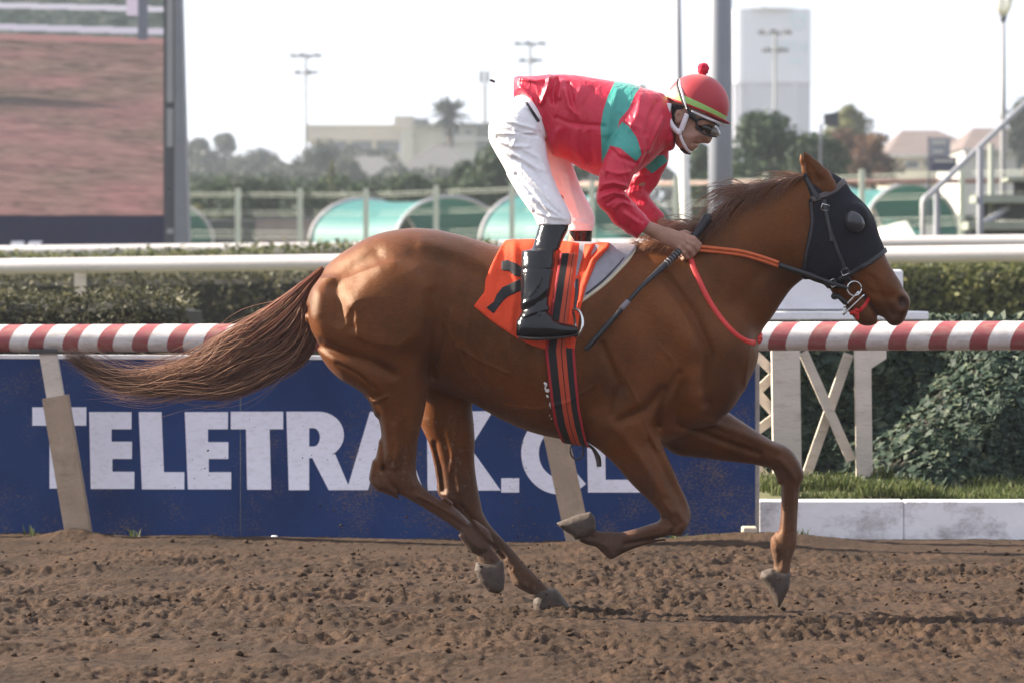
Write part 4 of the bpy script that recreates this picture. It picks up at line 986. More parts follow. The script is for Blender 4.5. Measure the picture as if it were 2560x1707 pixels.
# palm
YP = 300; f = YP / FPX; pc = at(1125, 285, YP); palm = empty('palm_tree', (pc[0], YP, .45), 'bushy palm rising above the cream building', 'tree')
MB().tube([(pc[0], YP, .4), (pc[0], YP, pc[2])], [.35, .25], 10).build('trunk', m_bark, palm, True)
r = np.random.default_rng(9); mb = MB(); tn = []
for i in range(70):
    a = r.random() * 6.28; el = r.uniform(-.5, 1.2); ln = 66 * f * (.8 + .4 * r.random()); d = np.array([math.cos(a) * math.cos(el), math.sin(a) * math.cos(el), math.sin(el)]); sd_ = np.array([-math.sin(a), math.cos(a), 0]); V = []
    for k in np.linspace(0, 1, 6):
        c_ = pc + d * ln * k + np.array([0, 0, -18 * f * k * k]); w_ = 8 * f * math.sin(math.pi * (.12 + .86 * k)); V += [c_ - sd_ * w_ - np.array([0, 0, w_ * .5]), c_, c_ + sd_ * w_ - np.array([0, 0, w_ * .5])]
    mb.add(V, [(k*3+j, k*3+j+1, (k+1)*3+j+1, (k+1)*3+j) for k in range(5) for j in range(2)]); tn += [r.random()] * 18
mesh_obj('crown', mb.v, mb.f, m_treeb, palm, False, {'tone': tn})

# ------------------------------------------------------------------ haze
hz_m = bpy.data.materials.new('haze_air'); hz_m.use_nodes = True; N = hz_m.node_tree.nodes; L = hz_m.node_tree.links; N.remove(N['Principled BSDF'])
pv = N.new('ShaderNodeVolumePrincipled'); pv.inputs['Color'].default_value = (.82, .90, 1.0, 1); pv.inputs['Density'].default_value = .00042; pv.inputs['Anisotropy'].default_value = .35
L.new(pv.outputs[0], N['Material Output'].inputs['Volume'])
hb = MB().box((-3000, -80, -1.2), (3000, 5500, 60)).build('haze', hz_m); tag(hb, 'thin bright haze filling the air', None, None, 'stuff')
# ------------------------------------------------------------------ the horse
def horse_trunk(S):
    S.stack('u', [(812, 668, 860, 70), (845, 640, 905, 112), (880, 617, 925, 140), (919, 595, 935, 156), (965, 580, 945, 168), (1026, 571, 952, 174),
                  (1084, 574, 965, 172), (1133, 584, 985, 166), (1179, 596, 1006, 162), (1256, 618, 1049, 170), (1340, 630, 1083, 180),
                  (1447, 630, 1104, 180), (1530, 624, 1113, 168), (1600, 620, 1112, 152), (1680, 640, 1098, 140), (1760, 705, 1062, 122), (1820, 780, 1010, 96), (1850, 840, 960, 60)], wc=0, n=2.15, k=0)
    S.ell((1785, 868, 0), (112, 128, 118), k=30)
    S.ell((1745, 960, 0), (106, 96, 120), k=30)
    return S
HN = SDF()                                     # neck and head alone (for the tack)
def neck(S, k=40):
    S.chain([(1690, 800, 0, 185, 110), (1815, 702, 0, 137, 78), (1893, 614, 0, 124, 62), (1958, 576, 0, 116, 54), (2005, 556, 0, 104, 50)], k=k)
    return S
def head(S):
    S.chain([(2050, 512, 0, 80, 46), (2083, 588, 0, 104, 58)], k=24)
    S.chain([(2083, 588, 0, 104, 58), (2123, 645, 0, 84, 50), (2162, 692, 0, 66, 42), (2196, 728, 0, 56, 36), (2232, 757, 0, 42, 36)], k=16)
    S.ell((2060, 636, -34), (66, 60, 22), 30, k=22); S.ell((2060, 636, 34), (66, 60, 22), 30, k=22)          # cheeks
    S.ell((2140, 540, -40), (30, 26, 26), 50, k=18); S.ell((2140, 540, 40), (30, 26, 26), 50, k=18)          # eye sockets
    S.chain([(2110, 715, 0, 34, 30), (2150, 762, 0, 30, 27), (2176, 788, 0, 26, 25)], k=14)                  # lower jaw
    S.ell((2163, 788, 0), (24, 26, 26), 40, k=10)                                                            # chin
    S.ell((2240, 786, 0), (25, 30, 30), 25, k=10)                                                            # upper lip
    S.ell((2250, 757, -20), (25, 25, 22), 0, k=12); S.ell((2250, 757, 20), (25, 25, 22), 0, k=12)            # nostril rims
    S.ell((2256, 756, -42), (13, 17, 18), -20, k=8, op='s'); S.ell((2256, 756, 42), (13, 17, 18), -20, k=8, op='s')
    S.stroke([(2152, 735), (2180, 770), (2204, 806)], 6.0, -9.0, 0)                                          # mouth
    S.stroke([(2120, 700), (2180, 735), (2225, 745)], 9, -3.5, 0); S.stroke([(2140, 660), (2200, 700), (2240, 725)], 10, 3, 0)
    S.stroke([(2175, 690), (2200, 740), (2230, 790)], 7, -3, 0)
    return S

HB = SDF(); horse_trunk(HB)
TRUNK = HB.copy()
neck(HB); head(HB); neck(HN, 0); head(HN)
# near hind leg
HB.stack('v', [(690, 796, 1020, 54, -80), (740, 736, 1052, 84, -88), (793, 716, 1076, 96, -92), (831, 726, 1086, 96, -93), (865, 753, 1086, 92, -94), (896, 790, 1083, 86, -94),
    (927, 829, 1078, 79, -93), (949, 860, 1074, 73, -92), (965, 889, 1071, 68, -91), (985, 915, 1068, 63, -90), (1011, 931, 1064, 57, -90), (1041, 942, 1058, 50, -90), (1076, 949, 1050, 44, -90),
    (1106, 949, 1044, 40, -90), (1140, 941, 1041, 37, -90), (1167, 934, 1040, 37, -90), (1190, 928, 1043, 37, -90), (1209, 931, 1052, 36, -90), (1228, 953, 1070, 32, -90), (1241, 983, 1089, 29, -90),
    (1253, 1010, 1109, 27, -90), (1272, 1043, 1142, 25, -90), (1299, 1090, 1187, 25, -90), (1323, 1127, 1220, 29, -90), (1341, 1148, 1229, 32, -90), (1358, 1159, 1235, 32, -90), (1373, 1171, 1241, 29, -90),
    (1390, 1190, 1249, 26, -90), (1412, 1198, 1254, 27, -90)], k=34)
# far hind leg
HB.stack('v', [(760, 960, 1150, 60, 90), (850, 1000, 1185, 80, 92), (930, 1030, 1184, 72, 92), (1005, 1046, 1180, 60, 92), (1056, 1050, 1184, 52, 92), (1105, 1071, 1187, 45, 92), (1151, 1083, 1186, 39, 92),
    (1197, 1091, 1191, 36, 92), (1232, 1095, 1197, 36, 92), (1256, 1114, 1202, 33, 92), (1281, 1148, 1208, 28, 92), (1312, 1176, 1226, 25, 92), (1343, 1206, 1254, 25, 92), (1373, 1233, 1281, 25, 92),
    (1404, 1258, 1307, 28, 92), (1427, 1271, 1330, 31, 92), (1450, 1279, 1352, 31, 92), (1465, 1290, 1366, 28, 92), (1484, 1325, 1385, 27, 92)], k=30)
# near foreleg: shoulder and forearm, then the folded cannon
HB.stack('v', [(960, 1490, 1640, 40, -92), (1010, 1478, 1632, 58, -92), (1056, 1468, 1632, 62, -90), (1086, 1470, 1643, 56, -88), (1109, 1480, 1655, 50, -86), (1125, 1499, 1662, 47, -85), (1155, 1532, 1675, 44, -84), (1182, 1556, 1687, 41, -83),
    (1213, 1583, 1700, 38, -82), (1239, 1610, 1713, 36, -82), (1266, 1637, 1723, 36, -82), (1283, 1649, 1727, 36, -82), (1300, 1652, 1724, 35, -82), (1320, 1648, 1712, 32, -82), (1340, 1656, 1695, 24, -82)], k=26)
HB.stack('u', [(1704, 1288, 1330, 26), (1671, 1300, 1348, 28), (1640, 1305, 1354, 27), (1594, 1319, 1367, 24), (1560, 1328, 1381, 27), (1540, 1329, 1391, 30), (1524, 1328, 1396, 30), (1508, 1328, 1383, 28), (1490, 1325, 1366, 26), (1470, 1318, 1361, 25), (1448, 1312, 1352, 26)], wc=-82, k=16)
# far foreleg
HB.stack('u', [(1640, 1000, 1100, 60), (1680, 1000, 1130, 66), (1705, 1004, 1139, 66), (1747, 1010, 1143, 62), (1801, 1020, 1150, 55), (1851, 1050, 1156, 46), (1889, 1075, 1161, 40), (1931, 1101, 1172, 37), (1962, 1113, 1186, 37), (1985, 1132, 1200, 36), (2000, 1160, 1200, 30), (2006, 1176, 1192, 18)], wc=88, k=22)
HB.stack('v', [(1158, 1940, 1996, 32), (1180, 1937, 2004, 36), (1200, 1943, 2003, 34), (1228, 1946, 1998, 29), (1266, 1945, 1995, 25), (1300, 1943, 1993, 25), (1327, 1939, 1992, 28), (1350, 1931, 1992, 31), (1366, 1927, 1990, 31), (1389, 1931, 1981, 27), (1412, 1935, 1976, 25), (1440, 1925, 1974, 27)], wc=88, k=14)
# muscles on the near side
st = lambda p, s_, a, side=-1: HB.stroke(p, s_, a * 1.25, side)
pl = lambda p, s_, a, side=-1: HB.plateau(p, s_, a * 1.1, side)
st([(728, 740), (728, 800), (752, 860)], 62, -30)
pl([(990, 652), (950, 664), (915, 694), (884, 742), (862, 796), (878, 804), (890, 780), (904, 786), (900, 806), (908, 832), (940, 850), (1000, 872), (1066, 850), (1082, 790), (1072, 720), (1042, 674)], 8, 17)     # thigh muscle standing out
pl([(906, 772), (900, 800), (908, 830), (930, 840), (952, 824), (958, 784), (936, 764)], 7, 8)
st([(884, 780), (881, 796), (890, 815)], 12, -6)
st([(846, 722), (852, 755), (858, 792)], 20, -15)                                 # hollow behind it
st([(868, 700), (900, 665), (945, 640)], 20, -6)
st([(774, 770), (780, 825), (800, 862)], 5, -7); st([(800, 735), (796, 800), (815, 850)], 20, 7)
pl([(796, 872), (850, 888), (912, 918), (962, 962), (986, 1040), (992, 1140), (962, 1152), (950, 1060), (926, 985), (860, 948)], 7, 10)
st([(812, 858), (860, 880), (930, 900), (985, 930)], 13, -9)
st([(850, 905), (900, 930), (940, 965)], 4, -4); st([(905, 985), (940, 1000), (975, 985)], 3.5, 3)
st([(950, 1040), (960, 1100), (962, 1165)], 7, -8); st([(990, 1060), (998, 1110), (990, 1160)], 7, 5); st([(1012, 1050), (1016, 1120), (1010, 1170)], 6, -4)
st([(936, 1150), (932, 1190), (950, 1215)], 8, 5); st([(965, 1165), (978, 1200), (1000, 1222)], 7, -6); st([(1020, 1180), (1032, 1205)], 9, 4)
st([(1000, 1232), (1060, 1266), (1120, 1304), (1150, 1326)], 4.5, -7); st([(1050, 1232), (1110, 1264), (1170, 1302)], 6, 3)          # tendon of the near hind cannon
st([(1165, 1330), (1180, 1350), (1200, 1362)], 8, 5); st([(1190, 1380), (1215, 1372)], 5, -4)
st([(1082, 740), (1092, 800), (1086, 860), (1078, 930)], 20, -9)                 # flank fold
st([(1095, 700), (1108, 760), (1106, 850), (1085, 900)], 20, -6); st([(1130, 780), (1118, 850), (1096, 905)], 8, 3)
st([(1040, 640), (1110, 652), (1190, 690)], 26, -4); st([(1060, 610), (1160, 640), (1240, 680)], 18, 3)
for p, a in (([(1110, 800), (1140, 860), (1200, 900), (1270, 930)], 2.2), ([(1140, 862), (1165, 920), (1220, 970)], 2), ([(1480, 960), (1420, 1000), (1340, 1020), (1260, 1010)], 2.2), ([(1560, 940), (1590, 1000), (1610, 1060), (1640, 1120)], 2.4), ([(1590, 1000), (1560, 1050), (1555, 1100)], 2), ([(900, 950), (930, 985), (950, 1040)], 2), ([(1640, 860), (1680, 900), (1690, 960)], 1.8), ([(1150, 1010), (1135, 1090), (1125, 1180)], 2.5)):
    st(p, 3.6, a, 0)                                                              # veins
for p, s_, a in (([(1085, 1110), (1100, 1170), (1108, 1230)], 6, -7), ([(1118, 1080), (1135, 1150), (1150, 1230)], 7, 5), ([(1150, 1262), (1190, 1315), (1240, 1370), (1262, 1398)], 4.5, -6), ([(1282, 1430), (1296, 1455), (1318, 1470)], 7, 5), ([(1110, 1235), (1130, 1250)], 7, 5)):
    st(p, s_, a, 0)                                                               # far hind leg
for p, s_, a in (([(1700, 1060), (1800, 1100), (1900, 1135)], 8, -5), ([(1760, 1050), (1860, 1085), (1950, 1125)], 9, 4), ([(1950, 1150), (1975, 1175), (1990, 1200)], 9, 4), ([(1958, 1215), (1958, 1270), (1952, 1330)], 4.5, -7), ([(1985, 1215), (1984, 1320)], 6, 3), ([(1935, 1350), (1945, 1372)], 8, 5), ([(1955, 1395), (1952, 1420)], 6, -3)):
    st(p, s_, a, 0)                                                               # far foreleg
for p, s_, a in (([(1690, 1270), (1710, 1300), (1690, 1330)], 9, 5), ([(1660, 1290), (1680, 1310), (1670, 1335)], 7, -5), ([(1690, 1334), (1630, 1340), (1560, 1352)], 4.5, -8), ([(1640, 1312), (1590, 1326), (1555, 1336)], 5, 3), ([(1530, 1380), (1518, 1360), (1505, 1350)], 7, 5), ([(1500, 1340), (1470, 1335)], 6, -4), ([(1655, 1250), (1672, 1275)], 8, 4)):
    st(p, s_, a, 0)                                                               # folded near foreleg
for i in range(7):                                                                # ribs
    u = 1180 + i * 34; st([(u, 760), (u - 16 + i * 3, 860), (u + 6, 960)], 8, 2.4)
st([(1560, 690), (1640, 760), (1720, 870)], 30, 6)                                # shoulder
st([(1660, 690), (1730, 790), (1768, 880), (1760, 1000)], 13, -10)
st([(1560, 800), (1600, 900), (1590, 980)], 34, 7)
st([(1500, 800), (1490, 900), (1480, 1000)], 30, -6)
st([(1650, 970), (1610, 1020), (1540, 1050)], 12, -9); st([(1690, 930), (1650, 1000), (1640, 1060)], 9, -6); st([(1500, 860), (1545, 960), (1530, 1030)], 10, -6)
st([(1530, 1060), (1590, 1130), (1650, 1230)], 14, 5); st([(1620, 1100), (1660, 1180), (1700, 1260)], 10, -4)
st([(1750, 985), (1740, 1040)], 14, 7); st([(1700, 960), (1690, 1050)], 16, -7)
st([(1830, 760), (1880, 700), (1950, 640)], 22, -6)                               # groove of the neck
st([(1760, 700), (1850, 600), (1960, 520)], 40, 5)
HB_NOEAR = HB.copy()
# ears
for w, du, dv in ((-27, 0, 0), (27, -9, 6)):
    HB.chain([(2066 + du, 476 + dv, w, 30, 20), (2050 + du, 446 + dv, w, 28, 17), (2033 + du, 420 + dv, w, 20, 13), (2018 + du, 395 + dv, w - 2, 10, 8), (2010 + du, 380 + dv, w - 3, 2.5, 2.5)], k=5)
HB.chain([(2044, 452, -48, 15, 10), (2026, 418, -46, 9, 8), (2014, 396, -40, 3, 5)], k=4, op='s')

m_coat, N, L, b = new_mat('chestnut_coat')
tc = N.new('ShaderNodeTexCoord')
n1 = N.new('ShaderNodeTexNoise'); n1.inputs['Scale'].default_value = 3.2; n1.inputs['Detail'].default_value = 4; L.new(tc.outputs['Object'], n1.inputs['Vector'])
r1 = N.new('ShaderNodeValToRGB'); L.new(n1.outputs[0], r1.inputs[0])
r1.color_ramp.elements[0].position = .34; r1.color_ramp.elements[0].color = (0.056, 0.0160, 0.0046, 1)
r1.color_ramp.elements[1].position = .68; r1.color_ramp.elements[1].color = (0.142, 0.0425, 0.0100, 1)
n1.inputs['Roughness'].default_value = .62
mps = N.new('ShaderNodeMapping'); mps.inputs['Scale'].default_value = (16, 60, 60); mps.inputs['Rotation'].default_value = (0, .5, 0); L.new(tc.outputs['Object'], mps.inputs[0])
ns = N.new('ShaderNodeTexNoise'); ns.inputs['Scale'].default_value = 3.5; ns.inputs['Detail'].default_value = 5; L.new(mps.outputs[0], ns.inputs['Vector'])
rs = N.new('ShaderNodeMapRange'); rs.inputs[1].default_value = .25; rs.inputs[2].default_value = .75; rs.inputs[3].default_value = .74; rs.inputs[4].default_value = 1.26; L.new(ns.outputs[0], rs.inputs[0])
mh = N.new('ShaderNodeMix'); mh.data_type = 'RGBA'; mh.blend_type = 'MULTIPLY'; mh.inputs[0].default_value = 1; L.new(r1.outputs[0], mh.inputs[6]); L.new(rs.outputs[0], mh.inputs[7])
am = attr_node(m_coat, 'mud'); mx = N.new('ShaderNodeMix'); mx.data_type = 'RGBA'
n2 = N.new('ShaderNodeTexNoise'); n2.inputs['Scale'].default_value = 60; n2.inputs['Detail'].default_value = 8; L.new(tc.outputs['Object'], n2.inputs['Vector'])
ml = N.new('ShaderNodeMath'); ml.operation = 'MULTIPLY'; L.new(am.outputs['Fac'], ml.inputs[0])
mr = N.new('ShaderNodeMapRange'); mr.inputs[1].default_value = .3; mr.inputs[2].default_value = .7; mr.inputs[3].default_value = .55; mr.inputs[4].default_value = 1.0
L.new(n2.outputs[0], mr.inputs[0]); L.new(mr.outputs[0], ml.inputs[1])
L.new(ml.outputs[0], mx.inputs[0]); L.new(mh.outputs[2], mx.inputs[6]); mx.inputs[7].default_value = (0.088, 0.058, 0.042, 1)
fk = attr_node(m_coat, 'fleck'); nf = N.new('ShaderNodeTexNoise'); nf.inputs['Scale'].default_value = 55; nf.inputs['Detail'].default_value = 4; L.new(tc.outputs['Object'], nf.inputs['Vector'])
mf = N.new('ShaderNodeMapRange'); mf.inputs[1].default_value = .60; mf.inputs[2].default_value = .68; mf.inputs[3].default_value = 0; mf.inputs[4].default_value = .55; L.new(nf.outputs[0], mf.inputs[0])
mm = N.new('ShaderNodeMath'); mm.operation = 'MULTIPLY'; L.new(mf.outputs[0], mm.inputs[0]); L.new(fk.outputs['Fac'], mm.inputs[1])
mq = N.new('ShaderNodeMix'); mq.data_type = 'RGBA'; L.new(mm.outputs[0], mq.inputs[0]); L.new(mx.outputs[2], mq.inputs[6]); mq.inputs[7].default_value = (0.20, 0.14, 0.10, 1)
ad = attr_node(m_coat, 'dark'); m3 = N.new('ShaderNodeMix'); m3.data_type = 'RGBA'; L.new(ad.outputs['Fac'], m3.inputs[0]); L.new(mq.outputs[2], m3.inputs[6]); m3.inputs[7].default_value = (0.045, 0.03, 0.028, 1)
L.new(m3.outputs[2], b.inputs['Base Color'])
rr = N.new('ShaderNodeMapRange'); L.new(am.outputs['Fac'], rr.inputs[0]); rr.inputs[3].default_value = .37; rr.inputs[4].default_value = .85; L.new(rr.outputs[0], b.inputs['Roughness'])
set_in(b, **{'Specular IOR Level': 0.28, 'Sheen Weight': 0.03, 'Sheen Roughness': 0.4}); b.inputs['Specular Tint'].default_value = (1, .72, .45, 1)
nb = N.new('ShaderNodeTexNoise'); nb.inputs['Scale'].default_value = 190; nb.inputs['Detail'].default_value = 7; nb.inputs['Roughness'].default_value = .7
mpb = N.new('ShaderNodeMapping'); mpb.inputs['Scale'].default_value = (.35, 1, 1); L.new(tc.outputs['Object'], mpb.inputs[0]); L.new(mpb.outputs[0], nb.inputs['Vector'])
bp = N.new('ShaderNodeBump'); bp.inputs['Strength'].default_value = .55; bp.inputs['Distance'].default_value = .005; L.new(nb.outputs[0], bp.inputs['Height'])
nb2 = N.new('ShaderNodeTexNoise'); nb2.inputs['Scale'].default_value = 22; nb2.inputs['Detail'].default_value = 2; L.new(tc.outputs['Object'], nb2.inputs['Vector'])
bp2 = N.new('ShaderNodeBump'); bp2.inputs['Strength'].default_value = .10; bp2.inputs['Distance'].default_value = .02; L.new(nb2.outputs[0], bp2.inputs['Height']); L.new(bp.outputs[0], bp2.inputs['Normal'])
L.new(bp2.outputs[0], b.inputs['Normal'])

def horse_attrs(P):
    u, v, w = P.T
    mud = np.clip((v - 1260) / 150, 0, 1) * 0.85
    mud = np.where((u > 1620) & (v < 1330), mud * 0.3, mud)
    mud = np.where((v > 1330) & (u > 1600), np.clip((v - 1320) / 60, 0, 1) * .8, mud)
    mud = np.where((u > 1400) & (u < 1560) & (v > 1270), .75, mud)
    leg = np.clip((v - 1120) / 130, 0, 1) * np.clip((1420 - v) / 60, 0, 1) * .5
    leg = np.where((u > 1630) & (u < 1740), np.clip((v - 1200) / 90, 0, 1) * .42, leg); leg = np.where(u > 1890, np.clip((v - 1080) / 100, 0, 1) * np.clip((1360 - v) / 60, 0, 1) * .4, leg)
    dark = leg
    dark = np.maximum(dark, .55 * np.exp(-((u - 2225) ** 2 + (v - 790) ** 2) / 38 ** 2))                       # muzzle
    dark = np.maximum(dark, .5 * np.exp(-((u - 2165) ** 2 + (v - 800) ** 2) / 30 ** 2))
    dark = np.maximum(dark, .95 * np.exp(-(((u - 2256) / 14) ** 2 + ((v - 756) / 17) ** 2) ** 2))
    dark = np.maximum(dark, .8 * np.exp(-(seg_dist2(u, v, [(2156, 738), (2182, 772), (2204, 806)]) / 6) ** 2))
    fleck = np.clip((v - 1000) / 160, 0, 1) * (u < 1320) + .5 * np.clip((v - 940) / 120, 0, 1) * ((u >= 1050) & (u < 1400)) + .6 * np.clip((v - 1150) / 120, 0, 1) * (u >= 1400)
    return {'mud': mud, 'dark': dark, 'fleck': np.clip(fleck, 0, 1)}

horse, HP = sdf_mesh('horse', HB, (736, 2294, 366, 1500, -198, 198), 3.4, m_coat, None, 2, horse_attrs)
tag(horse, 'chestnut racehorse galloping to the right with black hood and orange cloth', 'horse')

# hooves
m_hoof = mat('hoof_horn', (0.062, 0.043, 0.032), .7, .35, 30, .5, 70, dirt=(.085, .06, .045), dirt_scale=14, dirt_amt=.7)
def hoof(poly, D, q, wc, name='hoof'):
    S = SDF().pillow(poly, D, q, wc, p=2.6)
    us = [a for a, b in poly]; vs = [b for a, b in poly]
    o, _ = sdf_mesh(name, S, (min(us)-24, max(us)+24, min(vs)-24, max(vs)+24, wc-q-12, wc+q+12), 3.0, m_hoof, horse, 1)
    return o
hoof([(1342, 1472), (1390, 1470), (1412, 1496), (1430, 1526), (1400, 1532), (1358, 1534), (1337, 1532), (1332, 1505)], 26, 40, 92)
hoof([(1190, 1404), (1258, 1400), (1262, 1440), (1260, 1472), (1247, 1484), (1222, 1478), (1200, 1456), (1186, 1425)], 26, 36, -90)
hoof([(1488, 1292), (1476, 1278), (1445, 1285), (1391, 1306), (1399, 1317), (1422, 1332), (1438, 1348), (1470, 1342), (1490, 1322)], 24, 38, -82)
hoof([(1927, 1419), (1904, 1427), (1900, 1442), (1916, 1463), (1931, 1492), (1946, 1520), (1956, 1503), (1973, 1469), (1976, 1430)], 24, 36, 88)

# hair ------------------------------------------------------------
def strands(name, lines, r0, material, parent, tone=None, taper=0.25):
    """lines: (n, m, 3) world polylines -> thin three-sided tubes in one mesh"""
    lines = np.asarray(lines); n, m, _ = lines.shape
    t = np.gradient(lines, axis=1); t /= np.linalg.norm(t, axis=2, keepdims=True) + 1e-9
    a = np.cross(t, np.array([0, 1.0, 0])); a /= np.linalg.norm(a, axis=2, keepdims=True) + 1e-9
    b_ = np.cross(a, t)
    s = np.linspace(0, 1, m); prof = np.minimum(1, 0.6 + s * 4) * (1 - (1 - taper) * s ** 1.5)
    R = np.asarray(r0).reshape(-1, 1, 1) * prof.reshape(1, m, 1)
    V = np.stack([lines + R * (math.cos(q) * a + math.sin(q) * b_) for q in (0.5, 2.594, 4.689)], 2)   # n,m,3,3
    idx = np.arange(n * m * 3).reshape(n, m, 3)
    F = np.stack([idx[:, :-1], np.roll(idx, -1, 2)[:, :-1], np.roll(idx, -1, 2)[:, 1:], idx[:, 1:]], -1).reshape(-1, 4)
    tn = np.zeros((n, m)) if tone is None else np.asarray(tone)
    tn = np.repeat(np.broadcast_to(tn, (n, m))[:, :, None], 3, 2).ravel()
    sv = np.repeat(np.broadcast_to(s, (n, m))[:, :, None], 3, 2).ravel()
    return mesh_obj(name, V.reshape(-1, 3), F, material, parent, True, {'tone': tn, 'along': sv})

def hair_mat(name, root, tip, light):
    m, N, L, b = new_mat(name)
    al = attr_node(m, 'along'); tn = attr_node(m, 'tone')
    mx = N.new('ShaderNodeMix'); mx.data_type = 'RGBA'; L.new(al.outputs['Fac'], mx.inputs[0]); mx.inputs[6].default_value = (*root, 1); mx.inputs[7].default_value = (*tip, 1)
    m2 = N.new('ShaderNodeMix'); m2.data_type = 'RGBA'; L.new(tn.outputs['Fac'], m2.inputs[0]); L.new(mx.outputs[2], m2.inputs[6]); m2.inputs[7].default_value = (*light, 1)
    dk = N.new('ShaderNodeMapRange'); dk.inputs[1].default_value = -.7; dk.inputs[2].default_value = .2; dk.inputs[3].default_value = .3; dk.inputs[4].default_value = 1.0; L.new(tn.outputs['Fac'], dk.inputs[0])
    m4 = N.new('ShaderNodeMix'); m4.data_type = 'RGBA'; m4.blend_type = 'MULTIPLY'; m4.inputs[0].default_value = 1; L.new(m2.outputs[2], m4.inputs[6]); L.new(dk.outputs[0], m4.inputs[7])
    L.new(m4.outputs[2], b.inputs['Base Color']); set_in(b, Roughness=.38, **{'Specular IOR Level': .5})
    return m
m_tail = hair_mat('tail_hair', (0.25, 0.064, 0.024), (0.10, 0.046, 0.031), (0.48, 0.29, 0.18))
m_mane = hair_mat('mane_hair', (0.14, 0.048, 0.019), (0.20, 0.075, 0.032), (0.40, 0.20, 0.10))

def make_tail():
    M = 25; s = np.linspace(0, 1, M)
    up = catmull([(806, 668), (765, 698), (721, 729), (645, 782), (584, 820), (535, 856), (490, 890), (420, 916), (350, 932), (270, 920), (205, 884), (163, 870)], M)
    lo = catmull([(794, 700), (782, 750), (782, 812), (790, 858), (762, 902), (695, 938), (632, 969), (560, 989), (470, 980), (385, 986), (300, 972), (240, 946), (166, 898)], M)
    L = []; T = []; R = []
    r = np.random.default_rng(3)
    locks = r.random(60)                                                        # hair hangs together in locks
    for i in range(2600):
        f = np.clip(locks[r.integers(0, 60)] + r.normal(0, .035), 0, 1) if r.random() < .75 else r.random()
        dep = r.normal(0, 1); lk = math.sin(f * 37.0)
        bulge = np.sin(np.pi * np.clip(s * 1.05, 0, 1)) ** .6
        wv = dep * 22 * bulge * (1 - .35 * s) + 12 * lk * bulge + 5 * np.sin(s * 9 + f * 30) * s
        base = up * (1 - f) + lo * f
        amp = (1.5 + 6.5 * s)[:, None]
        loose = 1.0 + (2.4 if r.random() < .16 else 0)
        ph = np.array([f * 23.0, f * 31.0]) + r.normal(0, .5, 2)
        p = base + amp * loose * np.stack([np.sin(s * 7 + ph[0]), np.sin(s * 8 + ph[1])], 1) + r.normal(0, 1.6, 2) * s[:, None] * 2
        end = 0.58 + .42 * r.random() ** .6
        if f < .4 and r.random() < .5: end = .34 + .16 * r.random()             # the upper lock that ends early
        p3 = np.column_stack([p, wv]); k = np.linspace(0, end * (M - 1), M)
        p3 = np.stack([np.interp(k, np.arange(M), p3[:, j]) for j in range(3)], 1)
        if end < .52: p3[:, 1] += 40 * s ** 3; p3[:, 0] -= 8 * s ** 3
        L.append(p3); T.append(np.clip(r.normal(.08, .26) + .22 * lk, -.7, .9) + 0 * s); R.append(.55 + .6 * r.random())
    for i in range(560):                                                        # loose flyaway hairs
        f = r.random(); st0 = int(r.integers(4, M - 9)); base = up * (1 - f) + lo * f
        p = base[st0:st0 + 8]; m = len(p); ss = np.linspace(0, 1, m)[:, None]
        d = r.normal(0, 1, 2) * np.array([16, 26]); d2 = r.normal(0, 16, 2)
        p = p + d * ss ** 1.5 + d2 * np.sin(ss * 3.0)
        p3 = np.column_stack([p, np.full(m, r.normal(-14, 24))]); k = np.linspace(0, m - 1, M)
        p3 = np.stack([np.interp(k, np.arange(m), p3[:, j]) for j in range(3)], 1)
        p3[:, :2] += 3 * np.stack([np.sin(s * 5 + i), np.cos(s * 6 + i)], 1)
        L.append(p3); T.append(np.full(M, .35 + .5 * r.random())); R.append(.4 + .4 * r.random())
    return strands('tail', to_world(np.array(L)), np.array(R) / PXM, m_tail, horse, np.array(T))
make_tail()

def make_mane():
    crest = catmull([(2012, 434), (1962, 448), (1915, 466), (1868, 494), (1822, 532), (1778, 572), (1735, 604), (1690, 618), (1640, 620), (1600, 616)], 200)
    r = np.random.default_rng(11); L = []; T = []; R = []; s = np.linspace(0, 1, 16)
    for i in range(1700):
        t = r.random(); c = crest[int(t * 199)]
        w0 = r.normal(-4, 5)
        lock = math.sin(t * 46) * .5 + math.sin(t * 23 + 1) * .5           # hair gathers in locks
        ln = (66 + 66 * r.random() + (45 * r.random() if r.random() < .12 else 0)) * (1 + .35 * lock) * (0.55 if t > .62 else 1.0) * min(1, .45 + t * 4)
        ang = 2.62 + .34 * lock + r.normal(0, .22)                         # blown backwards and down along the crest
        lift = 14 + 16 * r.random() + 14 * lock
        if t < .12: lift *= .3
        du = math.cos(ang) * ln * s; dv = math.sin(ang) * ln * s * .9 - lift * np.sin(s * math.pi) * .9 + 4
        side = r.random()
        if side < .42:                                                     # strands lying on the near side of the neck
            dv = dv + 34 * s ** 1.4; w = w0 - 46 * np.sqrt(s) - 4
        elif side < .8: dv = dv - 10 * s; w = w0 + 20 * s * r.normal(0, 1)
        else: w = w0 + 40 * s
        cu = 3 * np.sin(s * 6 + r.random() * 6) * s
        L.append(np.column_stack([c[0] + du, c[1] + dv + cu + 3, w])); T.append(np.full(16, np.clip(r.normal(.12, .24) + .2 * lock, -.6, .9))); R.append(.5 + .55 * r.random())
    return strands('mane', to_world(np.array(L)), np.array(R) / PXM, m_mane, horse, np.array(T))
make_mane()
